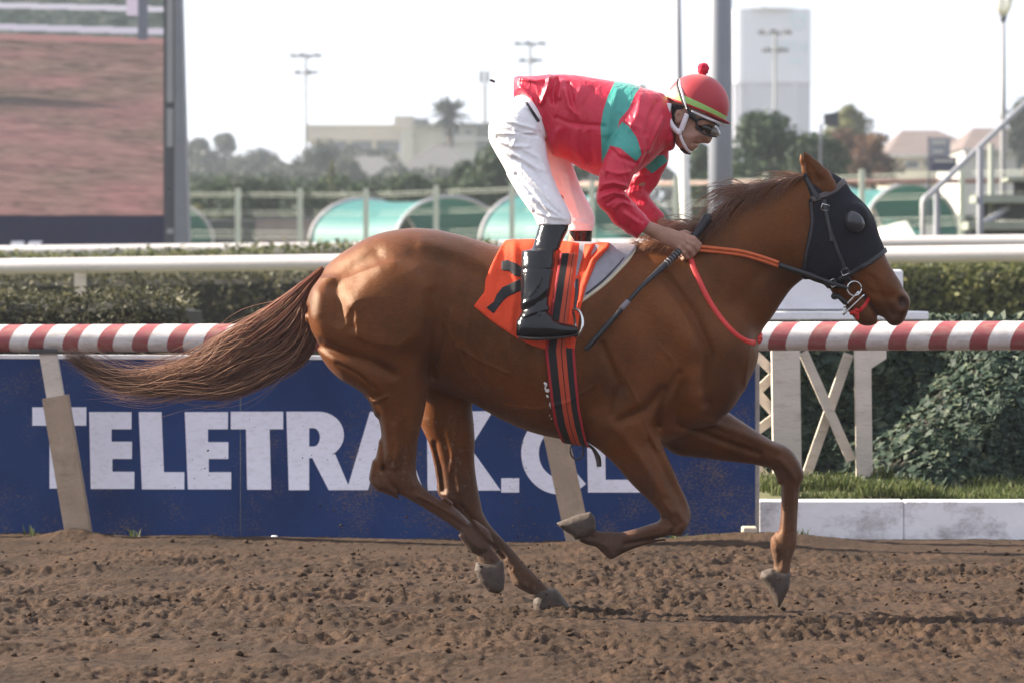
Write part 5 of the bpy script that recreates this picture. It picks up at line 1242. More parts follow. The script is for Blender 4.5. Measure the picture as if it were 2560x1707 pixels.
# ------------------------------------------------------------------ tack
m_black = mat('black_hood_fabric', (0.009, 0.009, 0.014), .7, .25, 30, .35, 260, spec=.2)
m_strap = mat('black_strap', (0.014, 0.013, 0.016), .42, .2, 40, .2, 200, spec=.5)
m_plast = mat('black_plastic', (0.03, 0.03, 0.036), .24, .1, 20, spec=.5)
m_steel = mat('steel', (0.62, 0.62, 0.6), .25, .15, 50, metal=1.0)
m_orange = mat('orange_cloth', (0.74, 0.068, 0.021), .75, .16, 10, .45, 130, spec=.25, dirt=(.50, .06, .02), dirt_scale=20, dirt_amt=.5)
m_numeral = mat('black_numeral', (0.012, 0.012, 0.015), .7, .2, 30, .3, 200)
m_grey = mat('grey_pad', (0.28, 0.28, 0.31), .8, .12, 30, .3, 160, spec=.25)
m_cream = mat('cream_piping', (0.50, 0.43, 0.30), .6, .12, 20)
m_redweb = mat('red_webbing', (0.62, 0.035, 0.03), .38, .12, 20, .2, 240, spec=.5)
m_rein = mat('orange_rein_rubber', (0.56, 0.12, 0.035), .55, .15, 30, .4, 300)
m_red = mat('red_rubber', (0.55, 0.02, 0.02), .45, .1, 20)

HS = HB_NOEAR.copy()                                     # horse with the saddle's bulk on its back
HS.ell((1395, 640, 0), (175, 36, 88), 3, k=24).ell((1500, 634, 0), (85, 25, 60), -2, k=20)

def region_poly(poly): return lambda U, V, W: poly_sd(U, V, poly) + 0 * W
def path_w(S, p, off):
    w = [S.surf(a, b) for a, b in p]
    ok = [x for x in w if x is not None]
    out = []; last = ok[0] if ok else -40
    for x in w:
        if x is None: x = last
        out.append(x - off); last = x
    return np.array(out)
def band(name, S, pts, width, thick, off, material, parent, n=24, wadd=0):
    """a flat strap laid on a surface"""
    p = catmull(pts, n); w = path_w(S, p, off) + wadd
    w = np.convolve(np.pad(w, 2, 'edge'), np.ones(5) / 5, 'valid')
    P = np.column_stack([p, w]); t = np.gradient(p, axis=0); t /= np.linalg.norm(t, axis=1)[:, None] + 1e-9
    nn = np.column_stack([-t[:, 1], t[:, 0]])
    wd = np.full(n, width) if np.isscalar(width) else np.interp(np.linspace(0, 1, n), np.linspace(0, 1, len(width)), width)
    V = []; prof = [(-.5, .35), (-.42, 0), (-.2, -.25), (.2, -.25), (.42, 0), (.5, .35)]
    for i in range(n):
        for a, c in prof: V.append((P[i, 0] + nn[i, 0] * a * wd[i], P[i, 1] + nn[i, 1] * a * wd[i], P[i, 2] + c * thick * 2))
    k = len(prof); F = [(i*k+j, i*k+(j+1) % k, (i+1)*k+(j+1) % k, (i+1)*k+j) for i in range(n-1) for j in range(k)]
    F += [tuple(range(k)), tuple((n-1)*k + j for j in range(k-1, -1, -1))]
    o = mesh_obj(name, to_world(np.array(V)), F, material, parent, True)
    return o
def tube_px(name, pts, r, material, parent, n=28, sides=8, sub=True):
    p = catmull(pts, n) if sub else np.asarray(pts, float)
    rr = r if np.isscalar(r) else np.interp(np.linspace(0, 1, len(p)), np.linspace(0, 1, len(r)), r)
    return MB().tube(to_world(p), np.asarray(rr) / PXM, sides).build(name, material, parent, True)

# --- bridle with hood
bridle = empty('bridle', to_world((2090, 600, 0)), 'black bridle and blinker hood on the horse head', 'bridle')
hood_poly = [(2006, 434), (2040, 418), (2100, 430), (2160, 480), (2200, 560), (2222, 622), (2206, 630), (2163, 660), (2124, 683), (2100, 722), (2067, 722), (2030, 712), (1998, 690), (2003, 660), (2010, 621), (2022, 558), (2030, 513), (2022, 490)]
S = HB_NOEAR.copy().offset(4.5).region(region_poly(hood_poly))
hood, _ = sdf_mesh('hood', S, (1985, 2235, 405, 735, -100, 100), 3.0, m_black, bridle, 2)
HH = HB_NOEAR.copy().offset(5.0)
for w in (-1, 1):
    S = SDF().ell((2135, 556, w * 56), (26, 31, 30), -25).region(lambda U, V, W, w=w: -(W * w - 44) + 0 * U + 0 * V)
    sdf_mesh('blinker_cup', S, (2095, 2180, 510, 605, min(w*20, w*95), max(w*20, w*95)), 2.5, m_plast, hood, 1)
S = HB_NOEAR.copy().offset(8).region(lambda U, V, W: seg_dist2(U, V, [(2030, 500), (2052, 492), (2085, 476), (2112, 452), (2124, 446)]) - 8 + 0 * W)
m_brow = mat('browband_leather', (0.07, 0.055, 0.055), .5, .2, 30, .2, 200)
sdf_mesh('browband', S, (2010, 2140, 425, 520, -90, 90), 2.5, m_brow, bridle, 1)
S = HB_NOEAR.copy().offset(9).region(lambda U, V, W: seg_dist2(U, V, [(2095, 700), (2131, 680), (2172, 656), (2216, 624)]) - 6 + 0 * W)
sdf_mesh('noseband', S, (2080, 2235, 605, 720, -80, 80), 2.5, m_strap, bridle, 1)
band('headpiece', HH, [(2012, 440), (2030, 480), (2044, 500)], 14, 3, 2, m_strap, bridle, 12)
band('cheek_strap', HH, [(2055, 496), (2060, 530), (2067, 565), (2074, 604)], 11, 3, 4, m_strap, bridle, 16)
band('cheek_strap', HH, [(2066, 560), (2085, 620), (2104, 668), (2118, 700), (2128, 712)], 11, 3, 2, m_strap, bridle, 18)
band('throat_strap', HH, [(2022, 500), (2026, 560), (2012, 640), (2004, 684)], 9, 2.5, 2, m_strap, bridle, 18)
def buckle(u, v, rot, w):
    c, s_ = math.cos(rot), math.sin(rot); q = []
    for a, b_ in ((-9, 8), (-9, -7), (9, -7), (9, 8), (-9, 8), (-9, 2)): q.append((u + a * c - b_ * s_, v + a * s_ + b_ * c, w))
    tube_px('buckle', q, 1.6, m_steel, bridle, sub=False, sides=6)
buckle(2057, 521, .25, -78); buckle(2107, 680, -.4, -70); buckle(2078, 708, 1.1, -66)
ring = [(2131 + 18 * math.cos(a), 722 + 18 * math.sin(a), -56 + 4 * math.cos(a)) for a in np.linspace(0, 2 * math.pi, 25)]
bit = tube_px('bit_ring', ring, 2.0, m_steel, bridle, sub=False, sides=6)
tube_px('bit_lever', [(2104, 787, -46), (2130, 762, -52), (2156, 737, -54)], [3, 2.2, 2.2], m_steel, bridle, 10, 6)
tube_px('bit_lever', [(2106, 770, -40), (2122, 752, -46), (2143, 729, -52)], [2, 3.2, 4], m_steel, bridle, 10, 6)
tube_px('bit_lever', [(2108, 748, -36), (2108, 770, -38), (2104, 787, -42)], 1.8, m_steel, bridle, 8, 6)
tube_px('curb_strap', [(2088, 738, -46), (2100, 748, -44), (2118, 764, -40)], [4, 6, 5], m_strap, bridle, 10)
SDFk = SDF().ell((2087, 741, -40), (10, 9, 9)); sdf_mesh('strap_end', SDFk, (2070, 2105, 725, 757, -55, -25), 2, m_strap, bridle, 1)
band('tongue_tie', HB_NOEAR, [(2172, 742), (2163, 758), (2152, 772), (2140, 782)], [8, 11, 9], 2, 1.5, m_red, bridle, 12)
for a, b_ in (((2140, 782), (2122, 784)), ((2140, 783), (2140, 798)), ((2142, 780), (2134, 776))):
    tube_px('tongue_tie_knot', [(*a, -34), ((a[0]+b_[0])/2, (a[1]+b_[1])/2 - 2, -38), (*b_, -36)], [4, 6, 4.5], m_red, bridle, 8)
# reins
for sgn, wh, nm in ((-1, -72, 'rein'), (1, 60, 'rein')):
    wm = sgn * 70
    p = [(1738, 622, wh), (1787, 627, sgn * 78), (1851, 635, sgn * 80), (1908, 651, sgn * 78), (1958, 669, sgn * 76), (2016, 688, sgn * 74), (2067, 707, sgn * 66), (2118, 722, sgn * 56)]
    c = catmull(p, 60)
    k = 32
    if sgn < 0:
        for off in (-4.5, 4.5):
            q = c[:k].copy(); q[:, 1] += off; q[:, 2] -= 2 * (off < 0)
            tube_px(nm, q, 4.6, m_rein, bridle, sub=False)
        tube_px(nm, c[k-1:], [7, 7, 6, 5], m_strap, bridle, sub=False)
    else: tube_px(nm, c, 5, m_rein, bridle, sub=False)
tube_px('rein_loop', [(1675, 580, 30), (1690, 574, 20), (1712, 570, 10), (1730, 574, 0), (1738, 586, -20)], [5, 6, 6, 5], m_rein, bridle)

# --- breast strap
bs = empty('breast_strap', to_world((1800, 800, -90)), 'red strap round the base of the horse neck', 'strap')
band('near_strap', HB_NOEAR, [(1722, 636), (1730, 670), (1746, 708), (1765, 747), (1787, 782), (1812, 814), (1838, 839), (1864, 853), (1886, 856)], 14.5, 3, 2, m_redweb, bs, 50)
tube_px('knot', [(1882, 857, -30), (1894, 850, -24), (1899, 838, -14), (1897, 826, -4)], [5, 8, 7, 4], m_redweb, bs, 14)
tube_px('loop', [(1886, 852, -32), (1896, 842, -30), (1902, 848, -20), (1894, 858, -16), (1886, 857, -26)], 4, m_redweb, bs, 20)

# --- saddle: pad, girth, stirrups
saddle = empty('saddle', to_world((1440, 640, 0)), 'light racing saddle with grey pad, striped girth and steel stirrups', 'saddle')
S = HS.copy().offset(3).region(region_poly([(1420, 604), (1500, 606), (1560, 610), (1590, 613), (1586, 626), (1566, 650), (1512, 706), (1455, 750), (1430, 720)]))
sdf_mesh('pad', S, (1410, 1600, 590, 765, -190, 190), 3.0, m_grey, saddle, 2)
band('piping', HS, [(1588, 616), (1578, 636), (1560, 660), (1512, 708), (1470, 740), (1448, 755)], 9, 4, 3, m_cream, saddle, 40)
band('pad_lining', HS, [(1578, 616), (1552, 654), (1505, 702), (1462, 736)], 5, 2, 6, m_strap, saddle, 30)
gl = np.array([(632, 1399), (700, 1387), (790, 1372), (874, 1361), (943, 1369), (1000, 1376), (1058, 1386), (1096, 1401), (1120, 1412)], float)
gr = np.array([(632, 1460), (700, 1450), (790, 1440), (874, 1434), (943, 1439), (1019, 1447), (1077, 1459), (1104, 1466), (1120, 1476)], float)
gL = lambda V: np.interp(V, gl[:, 0], gl[:, 1]); gR = lambda V: np.interp(V, gr[:, 0], gr[:, 1])
m_girth, N, L, b = new_mat('striped_girth')
a = attr_node(m_girth, 'across'); cr = N.new('ShaderNodeValToRGB'); cr.color_ramp.interpolation = 'CONSTANT'; L.new(a.outputs['Fac'], cr.inputs[0])
els = [(0, (.34, .012, .02)), (.10, (.008, .008, .01)), (.37, (.46, .06, .022)), (.52, (.03, .01, .01)), (.555, (.46, .06, .022)), (.70, (.008, .008, .01)), (.91, (.36, .012, .02))]
while len(cr.color_ramp.elements) < len(els): cr.color_ramp.elements.new(.5)
for e, (p, c) in zip(cr.color_ramp.elements, els): e.position = p
for e, (p, c) in zip(cr.color_ramp.elements, els): e.color = (*c, 1)
L.new(cr.outputs[0], b.inputs['Base Color']); set_in(b, Roughness=.8)
S = HS.copy().offset(7).region(lambda U, V, W: np.maximum(np.maximum(gL(V) - U, U - np.where(V < 868, gL(V) + .70 * (gR(V) - gL(V)), gR(V))), np.maximum(634 - V, V - 1130)) + 0 * W)
sdf_mesh('girth', S, (1350, 1490, 620, 1135, -205, 205), 3.6, m_girth, saddle, 1, lambda P: {'across': (P[:, 0] - gL(P[:, 1])) / (gR(P[:, 1]) - gL(P[:, 1]))})
for sg in (-1, 1):
    tube_px('stirrup', [(1434, 772, sg*214), (1445, 778, sg*228), (1452, 796, sg*246), (1451, 818, sg*252), (1443, 836, sg*244), (1437, 842, sg*214), (1436, 830, sg*186), (1434, 800, sg*184), (1430, 778, sg*200), (1434, 772, sg*214)], 3.6, m_steel, saddle, 60)
    tube_px('stirrup_leather', [(1440, 700, sg*178), (1438, 735, sg*196), (1434, 772, sg*214)], 4, m_strap, saddle)
rg = [(1442 + 17 * math.cos(a), 1124 + 22 * math.sin(a), -30 + 10 * math.cos(a)) for a in np.linspace(0, 2 * math.pi, 25)]
tube_px('strap_loop', rg, 2.2, m_brow, saddle, sub=False, sides=6)
tube_px('strap_end', [(1468, 1108, -40), (1482, 1120, -42), (1494, 1142, -42), (1497, 1164, -42)], [3, 4, 7, 6], m_brow, saddle)
m_foam = mat('white_foam', (.75, .74, .72), .5, .2, 60, .6, 120)
S = SDF()
r = np.random.default_rng(5)
for t in np.linspace(0, 1, 13):
    uu = 1367 + 14 * t + r.normal(0, 2.0) - 4; vv = 962 + 80 * t ** 1.6 + r.normal(0, 4); ww = HB_NOEAR.surf(uu, vv)
    if ww is not None: S.ell((uu, vv, ww - 3), (1.4 + 2.4 * r.random() * (t < .6), 2 + 3 * r.random(), 3), 20 * r.normal(), k=4)
sdf_mesh('sweat_foam', S, (1345, 1400, 945, 1060, -205, -110), 2.0, m_foam, saddle, 0)

# --- saddle cloth
cloth_poly = [(1268, 594), (1300, 592), (1345, 594), (1430, 606), (1470, 612), (1500, 606), (1524, 608), (1520, 622), (1489, 656), (1462, 720), (1448, 774), (1440, 828), (1433, 876), (1400, 878), (1371, 874), (1332, 862), (1290, 843), (1233, 805), (1185, 766), (1212, 731), (1214, 701), (1233, 655), (1252, 618)]
S = HS.copy().offset(4.5)
r = np.random.default_rng(8)
for i in range(7): S.stroke([(1275 + 30 * i + r.normal(0, 8), 610), (1262 + 30 * i + r.normal(0, 14), 720), (1258 + 28 * i + r.normal(0, 14), 820)], 7 + 4 * r.random(), 2.6 * (1 if i % 2 else -1), 0)
for p, s_, a in (([(1515, 618), (1480, 650), (1455, 720), (1445, 770)], 8, 7), ([(1490, 618), (1465, 655), (1448, 700)], 6, -4), ([(1475, 620), (1458, 660), (1446, 700)], 6, 5), ([(1445, 760), (1430, 800), (1425, 850)], 7, 5)): S.stroke(p, s_, a, -1)
CLOTH = S.copy()
S.region(region_poly(cloth_poly))
cloth, _ = sdf_mesh('saddle_cloth', S, (1170, 1540, 585, 890, -212, 212), 3.6, m_orange, None, 2)
tag(cloth, 'orange saddle cloth with a black mark, under the rider', 'saddle cloth')
SN = CLOTH.copy().offset(2.2)
for poly in ([(1254, 655), (1268, 651), (1290, 660), (1308, 672), (1308, 696), (1286, 691), (1273, 679), (1254, 677)],
             [(1306, 695), (1283, 707), (1256, 719), (1242, 737), (1235, 755), (1216, 769), (1235, 784), (1255, 757), (1267, 744), (1294, 731), (1306, 727)]):
    S = SN.copy().region(region_poly(poly)).region(lambda U, V, W: W + 20 + 0 * U + 0 * V)
    sdf_mesh('numeral', S, (1205, 1320, 640, 795, -212, -10), 2.5, m_numeral, cloth, 1)
# ------------------------------------------------------------------ the rider
m_skin = mat('skin', (0.36, 0.20, 0.14), .55, .14, 24, .2, 160, spec=.35)
J = SDF()
J.stack('u', [(1290, 240, 300, 60), (1340, 215, 340, 75), (1420, 210, 380, 85), (1500, 225, 410, 92), (1580, 240, 410, 100), (1640, 255, 360, 80), (1665, 270, 330, 40)], wc=0, k=0)
J.chain([(1640, 300, 0, 44, 38), (1695, 305, 0, 38, 34)], k=16)
J.ell((1736, 272, 0), (66, 62, 52), 15, k=18)
J.pillow([(1672, 290), (1690, 262), (1800, 292), (1788, 312), (1776, 326), (1771, 338), (1772, 352), (1762, 357), (1752, 359), (1746, 366), (1740, 371), (1732, 379), (1716, 381), (1702, 376), (1690, 362), (1680, 340)], 34, 44, 0, k=8, p=2.3)
J.chain([(1764, 318, 0, 9, 8), (1772, 342, 0, 8, 8), (1769, 353, 0, 7.5, 10)], k=7)                         # nose
J.ell((1763, 355, -9), (6, 4.5, 5), k=3); J.ell((1763, 355, 9), (6, 4.5, 5), k=3)
J.ell((1748, 322, -34), (11, 8, 12), 20, k=6, op='s')                                                        # eye socket
J.stroke([(1751, 362), (1738, 359), (1729, 360)], 2.6, -4.0, 0)                                              # mouth
J.stroke([(1748, 369), (1738, 367)], 2.4, 2.0, 0); J.stroke([(1752, 358), (1742, 356)], 2.2, 1.6, 0)
J.stroke([(1700, 340), (1725, 345), (1745, 342)], 7, 2.5, 0); J.stroke([(1738, 348), (1733, 366)], 3, -1.6, 0)
J.ell((1697, 292, -46), (13, 18, 8), 12, k=4); J.ell((1699, 292, -54), (7, 11, 6), 12, k=3, op='s')          # ear
# legs and arms under the clothes
for s_ in (-1, 1):
    e = (0, 0) if s_ < 0 else (74, 14)
    J.chain([(1290, 310, s_*48, 46, 40), (1318 + e[0]*.9, 430, s_*90, 34, 32), (1378 + e[0], 535 + e[1], s_*128, 26, 24), (1372 + e[0], 590 + e[1], s_*140, 22, 20), (1342 + e[0], 700, s_*184, 26, 22), (1330 + e[0], 800, s_*210, 20, 18)], k=14)
    J.chain([(1330 + e[0], 812, s_*210, 16, 16), (1420 + e[0]*.3, 830, s_*220, 12, 18)], k=8)
J.chain([(1585, 325, -90, 36, 34), (1545, 420, -122, 28, 28), (1527, 496, -122, 25, 25), (1585, 552, -96, 20, 19), (1640, 580, -72, 15, 13)], k=12)
J.chain([(1620, 340, 90, 34, 32), (1622, 430, 116, 27, 27), (1588, 490, 112, 24, 24), (1625, 535, 90, 18, 18), (1662, 562, 66, 13, 12)], k=12)
# near hand: palm, four fingers closed on rein and whip, thumb
J.chain([(1636, 577, -74, 16, 13), (1668, 592, -72, 20, 13), (1700, 604, -72, 25, 14)], k=10)
for pts in ([(1716, 594, -80, 9.5), (1733, 599, -83, 8.8), (1747, 612, -77, 7.6), (1741, 624, -62, 7), (1722, 622, -56, 6)],
            [(1714, 604, -82, 9.5), (1732, 611, -85, 8.8), (1743, 623, -78, 7.8), (1736, 634, -64, 7), (1718, 631, -57, 6)],
            [(1708, 614, -82, 9), (1724, 623, -85, 8.4), (1732, 635, -78, 7.4), (1724, 645, -66, 6.6), (1708, 639, -58, 6)],
            [(1700, 622, -80, 8), (1711, 632, -82, 7.4), (1716, 643, -76, 6.4), (1708, 650, -66, 5.8), (1696, 644, -60, 5.4)]):
    J.chain(pts, k=2.0)
J.chain([(1690, 590, -62, 10), (1712, 584, -55, 9), (1733, 590, -48, 7.6), (1744, 600, -46, 6.5)], k=3)
for p in ([(1676, 590), (1712, 600)], [(1672, 598), (1706, 612)], [(1668, 603), (1698, 622)]): J.stroke(p, 3, 1.8, -1)
# far hand
J.chain([(1660, 562, 66, 13, 12), (1690, 572, 54, 18, 12), (1706, 576, 48, 18, 13)], k=8)
for pts in ([(1714, 570, 42, 8), (1730, 572, 34, 7.5), (1738, 580, 24, 7), (1726, 586, 20, 6)], [(1714, 580, 42, 8), (1730, 584, 34, 7.5), (1735, 592, 24, 7), (1722, 596, 20, 6)], [(1710, 588, 42, 7.5), (1724, 594, 34, 7), (1728, 601, 24, 6.5), (1716, 604, 20, 6)], [(1704, 594, 44, 7), (1716, 602, 36, 6.5), (1718, 608, 26, 6), (1708, 609, 22, 5.5)]): J.chain(pts, k=2)
J.chain([(1700, 568, 40, 8), (1716, 572, 20, 7.4), (1728, 578, 8, 6.5)], k=3)
person, _ = sdf_mesh('person', J, (1222, 1836, 186, 860, -250, 250), 3.3, m_skin, None, 1, lambda P: {'along': 0 * P[:, 0]})
tag(person, 'jockey in red and teal silks and white breeches crouched over the horse', 'person')

# --- breeches
m_white = mat('white_breeches', (0.80, 0.79, 0.80), .5, .05, 12, .32, 55, spec=.35, dirt=(.55, .50, .46), dirt_scale=5, dirt_amt=.3)
B = SDF()
B.stack('v', [(238, 1296, 1360, 46, -30), (258, 1268, 1364, 62, -40), (278, 1244, 1366, 70, -46), (299, 1229, 1367, 74, -50), (321, 1221, 1367, 74, -54), (351, 1223, 1369, 68, -62), (380, 1237, 1371, 60, -72), (418, 1259, 1375, 52, -86), (449, 1275, 1385, 47, -98), (486, 1297, 1401, 43, -112), (511, 1314, 1415, 41, -120), (542, 1335, 1428, 38, -127), (563, 1343, 1428, 35, -130)], k=0)
B.stack('v', [(250, 1280, 1372, 50, 34), (299, 1245, 1385, 74, 50), (351, 1260, 1408, 66, 62), (393, 1310, 1426, 56, 76), (418, 1335, 1434, 51, 86), (461, 1370, 1449, 45, 102), (497, 1393, 1466, 41, 114), (531, 1408, 1483, 38, 124), (553, 1414, 1487, 36, 128), (578, 1420, 1482, 33, 130)], k=12)
st = B.stroke
for p, s_, a in (([(1240, 300), (1300, 318), (1345, 330)], 5, 3.2), ([(1235, 325), (1290, 338), (1340, 345)], 4, -3.5), ([(1238, 338), (1300, 340), (1330, 338)], 4, 3.0), ([(1250, 360), (1285, 372), (1320, 372)], 5, 3.0),
                 ([(1244, 350), (1262, 352)], 5, -3), ([(1262, 385), (1300, 400), (1350, 430)], 6, 2.6), ([(1285, 400), (1330, 430), (1360, 470)], 5, -2.6), ([(1300, 420), (1345, 470), (1395, 530)], 5, 3.0),
                 ([(1290, 440), (1330, 490), (1365, 540)], 5, -2.6), ([(1310, 380), (1350, 400), (1365, 430)], 6, 2.4), ([(1330, 500), (1360, 520), (1400, 545)], 5, 2.6), ([(1340, 535), (1370, 545), (1410, 552)], 4, 2.2),
                 ([(1345, 330), (1368, 360), (1374, 400)], 7, -4), ([(1300, 265), (1325, 280), (1350, 300)], 5, 2.2), ([(1270, 440), (1300, 490), (1330, 530)], 5, 2.4), ([(1285, 330), (1290, 350), (1280, 372)], 4, 2.6)): st(p, s_ * .85, a * 1.45, -1)
for p, s_, a in (([(1420, 430), (1430, 480), (1450, 540)], 5, 2.5), ([(1395, 520), (1430, 550), (1478, 560)], 5, 2.5), ([(1400, 440), (1412, 490)], 6, -2.5)): st(p, s_, a, 1)
breeches, _ = sdf_mesh('breeches', B, (1205, 1500, 226, 590, -185, 185), 3.0, m_white, person, 1)
m_belt = mat('dark_belt', (0.03, 0.03, 0.04), .5)
S = B.copy().offset(3).region(region_poly([(1311, 262), (1318, 260), (1350, 308), (1343, 312)]))
sdf_mesh('belt', S, (1300, 1360, 250, 320, -150, 150), 2.5, m_belt, breeches, 0)

# --- jacket
m_silk, N, L, b = new_mat('racing_silks')
a1 = attr_node(m_silk, 'teal'); mt = N.new('ShaderNodeMath'); mt.operation = 'GREATER_THAN'; L.new(a1.outputs['Fac'], mt.inputs[0]); mt.inputs[1].default_value = 0.0
mx = N.new('ShaderNodeMix'); mx.data_type = 'RGBA'; L.new(mt.outputs[0], mx.inputs[0]); mx.inputs[6].default_value = (0.56, 0.016, 0.048, 1); mx.inputs[7].default_value = (0.05, 0.32, 0.265, 1)
L.new(mx.outputs[2], b.inputs['Base Color']); set_in(b, Roughness=.44, **{'Specular IOR Level': .45, 'Sheen Weight': .2, 'Sheen Roughness': .3}); b.inputs['Sheen Tint'].default_value = (1, .7, .75, 1)
tc = N.new('ShaderNodeTexCoord'); nz = N.new('ShaderNodeTexNoise'); nz.inputs['Scale'].default_value = 17; nz.inputs['Detail'].default_value = 2; nz.inputs['Distortion'].default_value = 1.4
mp = N.new('ShaderNodeMapping'); mp.inputs['Scale'].default_value = (1.5, 1, .6); L.new(tc.outputs['Object'], mp.inputs[0]); L.new(mp.outputs[0], nz.inputs['Vector'])
bp = N.new('ShaderNodeBump'); bp.inputs['Strength'].default_value = .42; bp.inputs['Distance'].default_value = .018; L.new(nz.outputs[0], bp.inputs['Height'])
nz2 = N.new('ShaderNodeTexNoise'); nz2.inputs['Scale'].default_value = 330; L.new(tc.outputs['Object'], nz2.inputs['Vector'])
bp2 = N.new('ShaderNodeBump'); bp2.inputs['Strength'].default_value = .15; bp2.inputs['Distance'].default_value = .002; L.new(nz2.outputs[0], bp2.inputs['Height']); L.new(bp.outputs[0], bp2.inputs['Normal'])
L.new(bp2.outputs[0], b.inputs['Normal'])

K = SDF()
K.stack('u', [(1284, 196, 250, 40), (1294, 192, 250, 66), (1312, 192, 262, 80), (1330, 191, 290, 90), (1348, 190, 318, 97), (1366, 188, 352, 101), (1380, 188, 384, 103), (1414, 187, 400, 106), (1455, 191, 423, 109), (1497, 198, 441, 112), (1540, 205, 447, 116),
              (1580, 211, 440, 120), (1610, 222, 420, 118), (1638, 229, 396, 102), (1660, 239, 372, 76), (1676, 256, 352, 54)], wc=0, k=0, n=2.3)
near_arm = [(1596, 318, -92, 50, 44), (1564, 384, -116, 43, 38), (1538, 444, -126, 38, 35), (1528, 494, -122, 35, 33), (1560, 534, -102, 34, 30), (1585, 556, -90, 31, 27), (1607, 574, -80, 28, 24)]
far_arm = [(1630, 330, 92, 48, 44), (1628, 396, 116, 42, 37), (1612, 440, 122, 37, 34), (1584, 490, 116, 33, 31), (1612, 526, 96, 28, 27), (1634, 543, 86, 23, 22), (1654, 556, 76, 18, 17)]
K.chain(near_arm, k=9); K.chain(far_arm, k=9)
K.chain([(1650, 250, -26, 14, 16), (1664, 300, -44, 13, 12), (1668, 345, -34, 14, 14), (1672, 362, 0, 14, 16), (1668, 345, 34, 14, 14), (1664, 300, 44, 13, 12), (1650, 250, 26, 14, 16)], k=10)   # collar
st = K.stroke
for p, s_, a in (([(1300, 225), (1330, 250), (1360, 320), (1376, 372)], 7, 3.5), ([(1375, 195), (1362, 240), (1352, 262)], 6, 5), ([(1392, 200), (1382, 240), (1384, 262)], 7, -5), ([(1402, 208), (1396, 250)], 6, 5), ([(1420, 215), (1428, 250), (1440, 285)], 6, -4),
                 ([(1410, 230), (1422, 275), (1436, 290)], 6, 5), ([(1450, 225), (1436, 260), (1440, 300)], 7, 3), ([(1480, 230), (1460, 270), (1462, 320)], 9, -3), ([(1390, 300), (1420, 312), (1470, 318), (1510, 322)], 5, -2.6), ([(1395, 330), (1384, 360), (1386, 385)], 8, 4.5),
                 ([(1440, 330), (1440, 380), (1460, 415)], 10, 4), ([(1470, 340), (1480, 400)], 9, -3), ([(1540, 230), (1525, 280), (1515, 340)], 9, 3), ([(1600, 245), (1590, 290), (1570, 330)], 8, 3), ([(1640, 260), (1620, 300), (1610, 340)], 8, -4), ([(1655, 300), (1635, 340), (1620, 380)], 7, 4),
                 ([(1300, 200), (1340, 207), (1390, 196)], 6, 2.5), ([(1560, 310), (1600, 330), (1602, 380)], 9, 3),
                 ([(1498, 468), (1530, 462), (1560, 470)], 4, 3.6), ([(1500, 482), (1535, 474), (1562, 482)], 4, -4.5), ([(1500, 498), (1530, 486), (1558, 492)], 4, 3.8), ([(1515, 512), (1540, 498), (1566, 506)], 4, -4), ([(1530, 526), (1552, 508), (1576, 518)], 4, 3), ([(1505, 430), (1540, 440), (1570, 436)], 5, 3),
                 ([(1525, 380), (1545, 400), (1582, 412)], 5, -3), ([(1515, 400), (1508, 440)], 5, 3), ([(1560, 540), (1590, 560)], 6, 2.5), ([(1550, 520), (1600, 555)], 5, -2)): st(p, s_ * .9, a * 1.7, -1)
for p, s_, a in (([(1595, 440), (1620, 436)], 5, 3.5), ([(1585, 462), (1612, 458)], 5, -3.5), ([(1580, 480), (1606, 476)], 5, 3.5)): st(p, s_, a, 1)
body_band = [(1541, 195), (1517, 247), (1505, 285), (1499, 320), (1503, 420), (1530, 460), (1545, 400), (1540, 340), (1545, 306), (1569, 278), (1586, 240), (1612, 205)]
arm_band = [(1545, 306), (1528, 334), (1510, 366), (1547, 377), (1586, 410), (1600, 392), (1588, 352), (1568, 322)]
far_band = [(1600, 404), (1634, 432), (1674, 400), (1662, 384), (1624, 394)]
def silk_attr(P):
    u, v, w = P.T
    arm_d = seg_dist2(u, v, [(p[0], p[1]) for p in near_arm]); on_arm = (w < -78) & (arm_d < 44) & (v > 300)
    t = np.where(on_arm, -poly_sd(u, v, arm_band), np.where((w > 60) & (u > 1590) & (v > 380), -poly_sd(u, v, far_band), -poly_sd(u, v, body_band)))
    return {'teal': t}
K.region(lambda U, V, W: np.maximum(np.where((W < -20) & (V > 480), ((U - 1609) * .79 + (V - 574) * .62), -50), np.where((W > 20) & (V > 480), ((U - 1654) * .84 + (V - 556) * .55), -50)))
jacket, _ = sdf_mesh('jacket', K, (1270, 1700, 176, 612, -182, 182), 3.4, m_silk, person, 1, silk_attr)

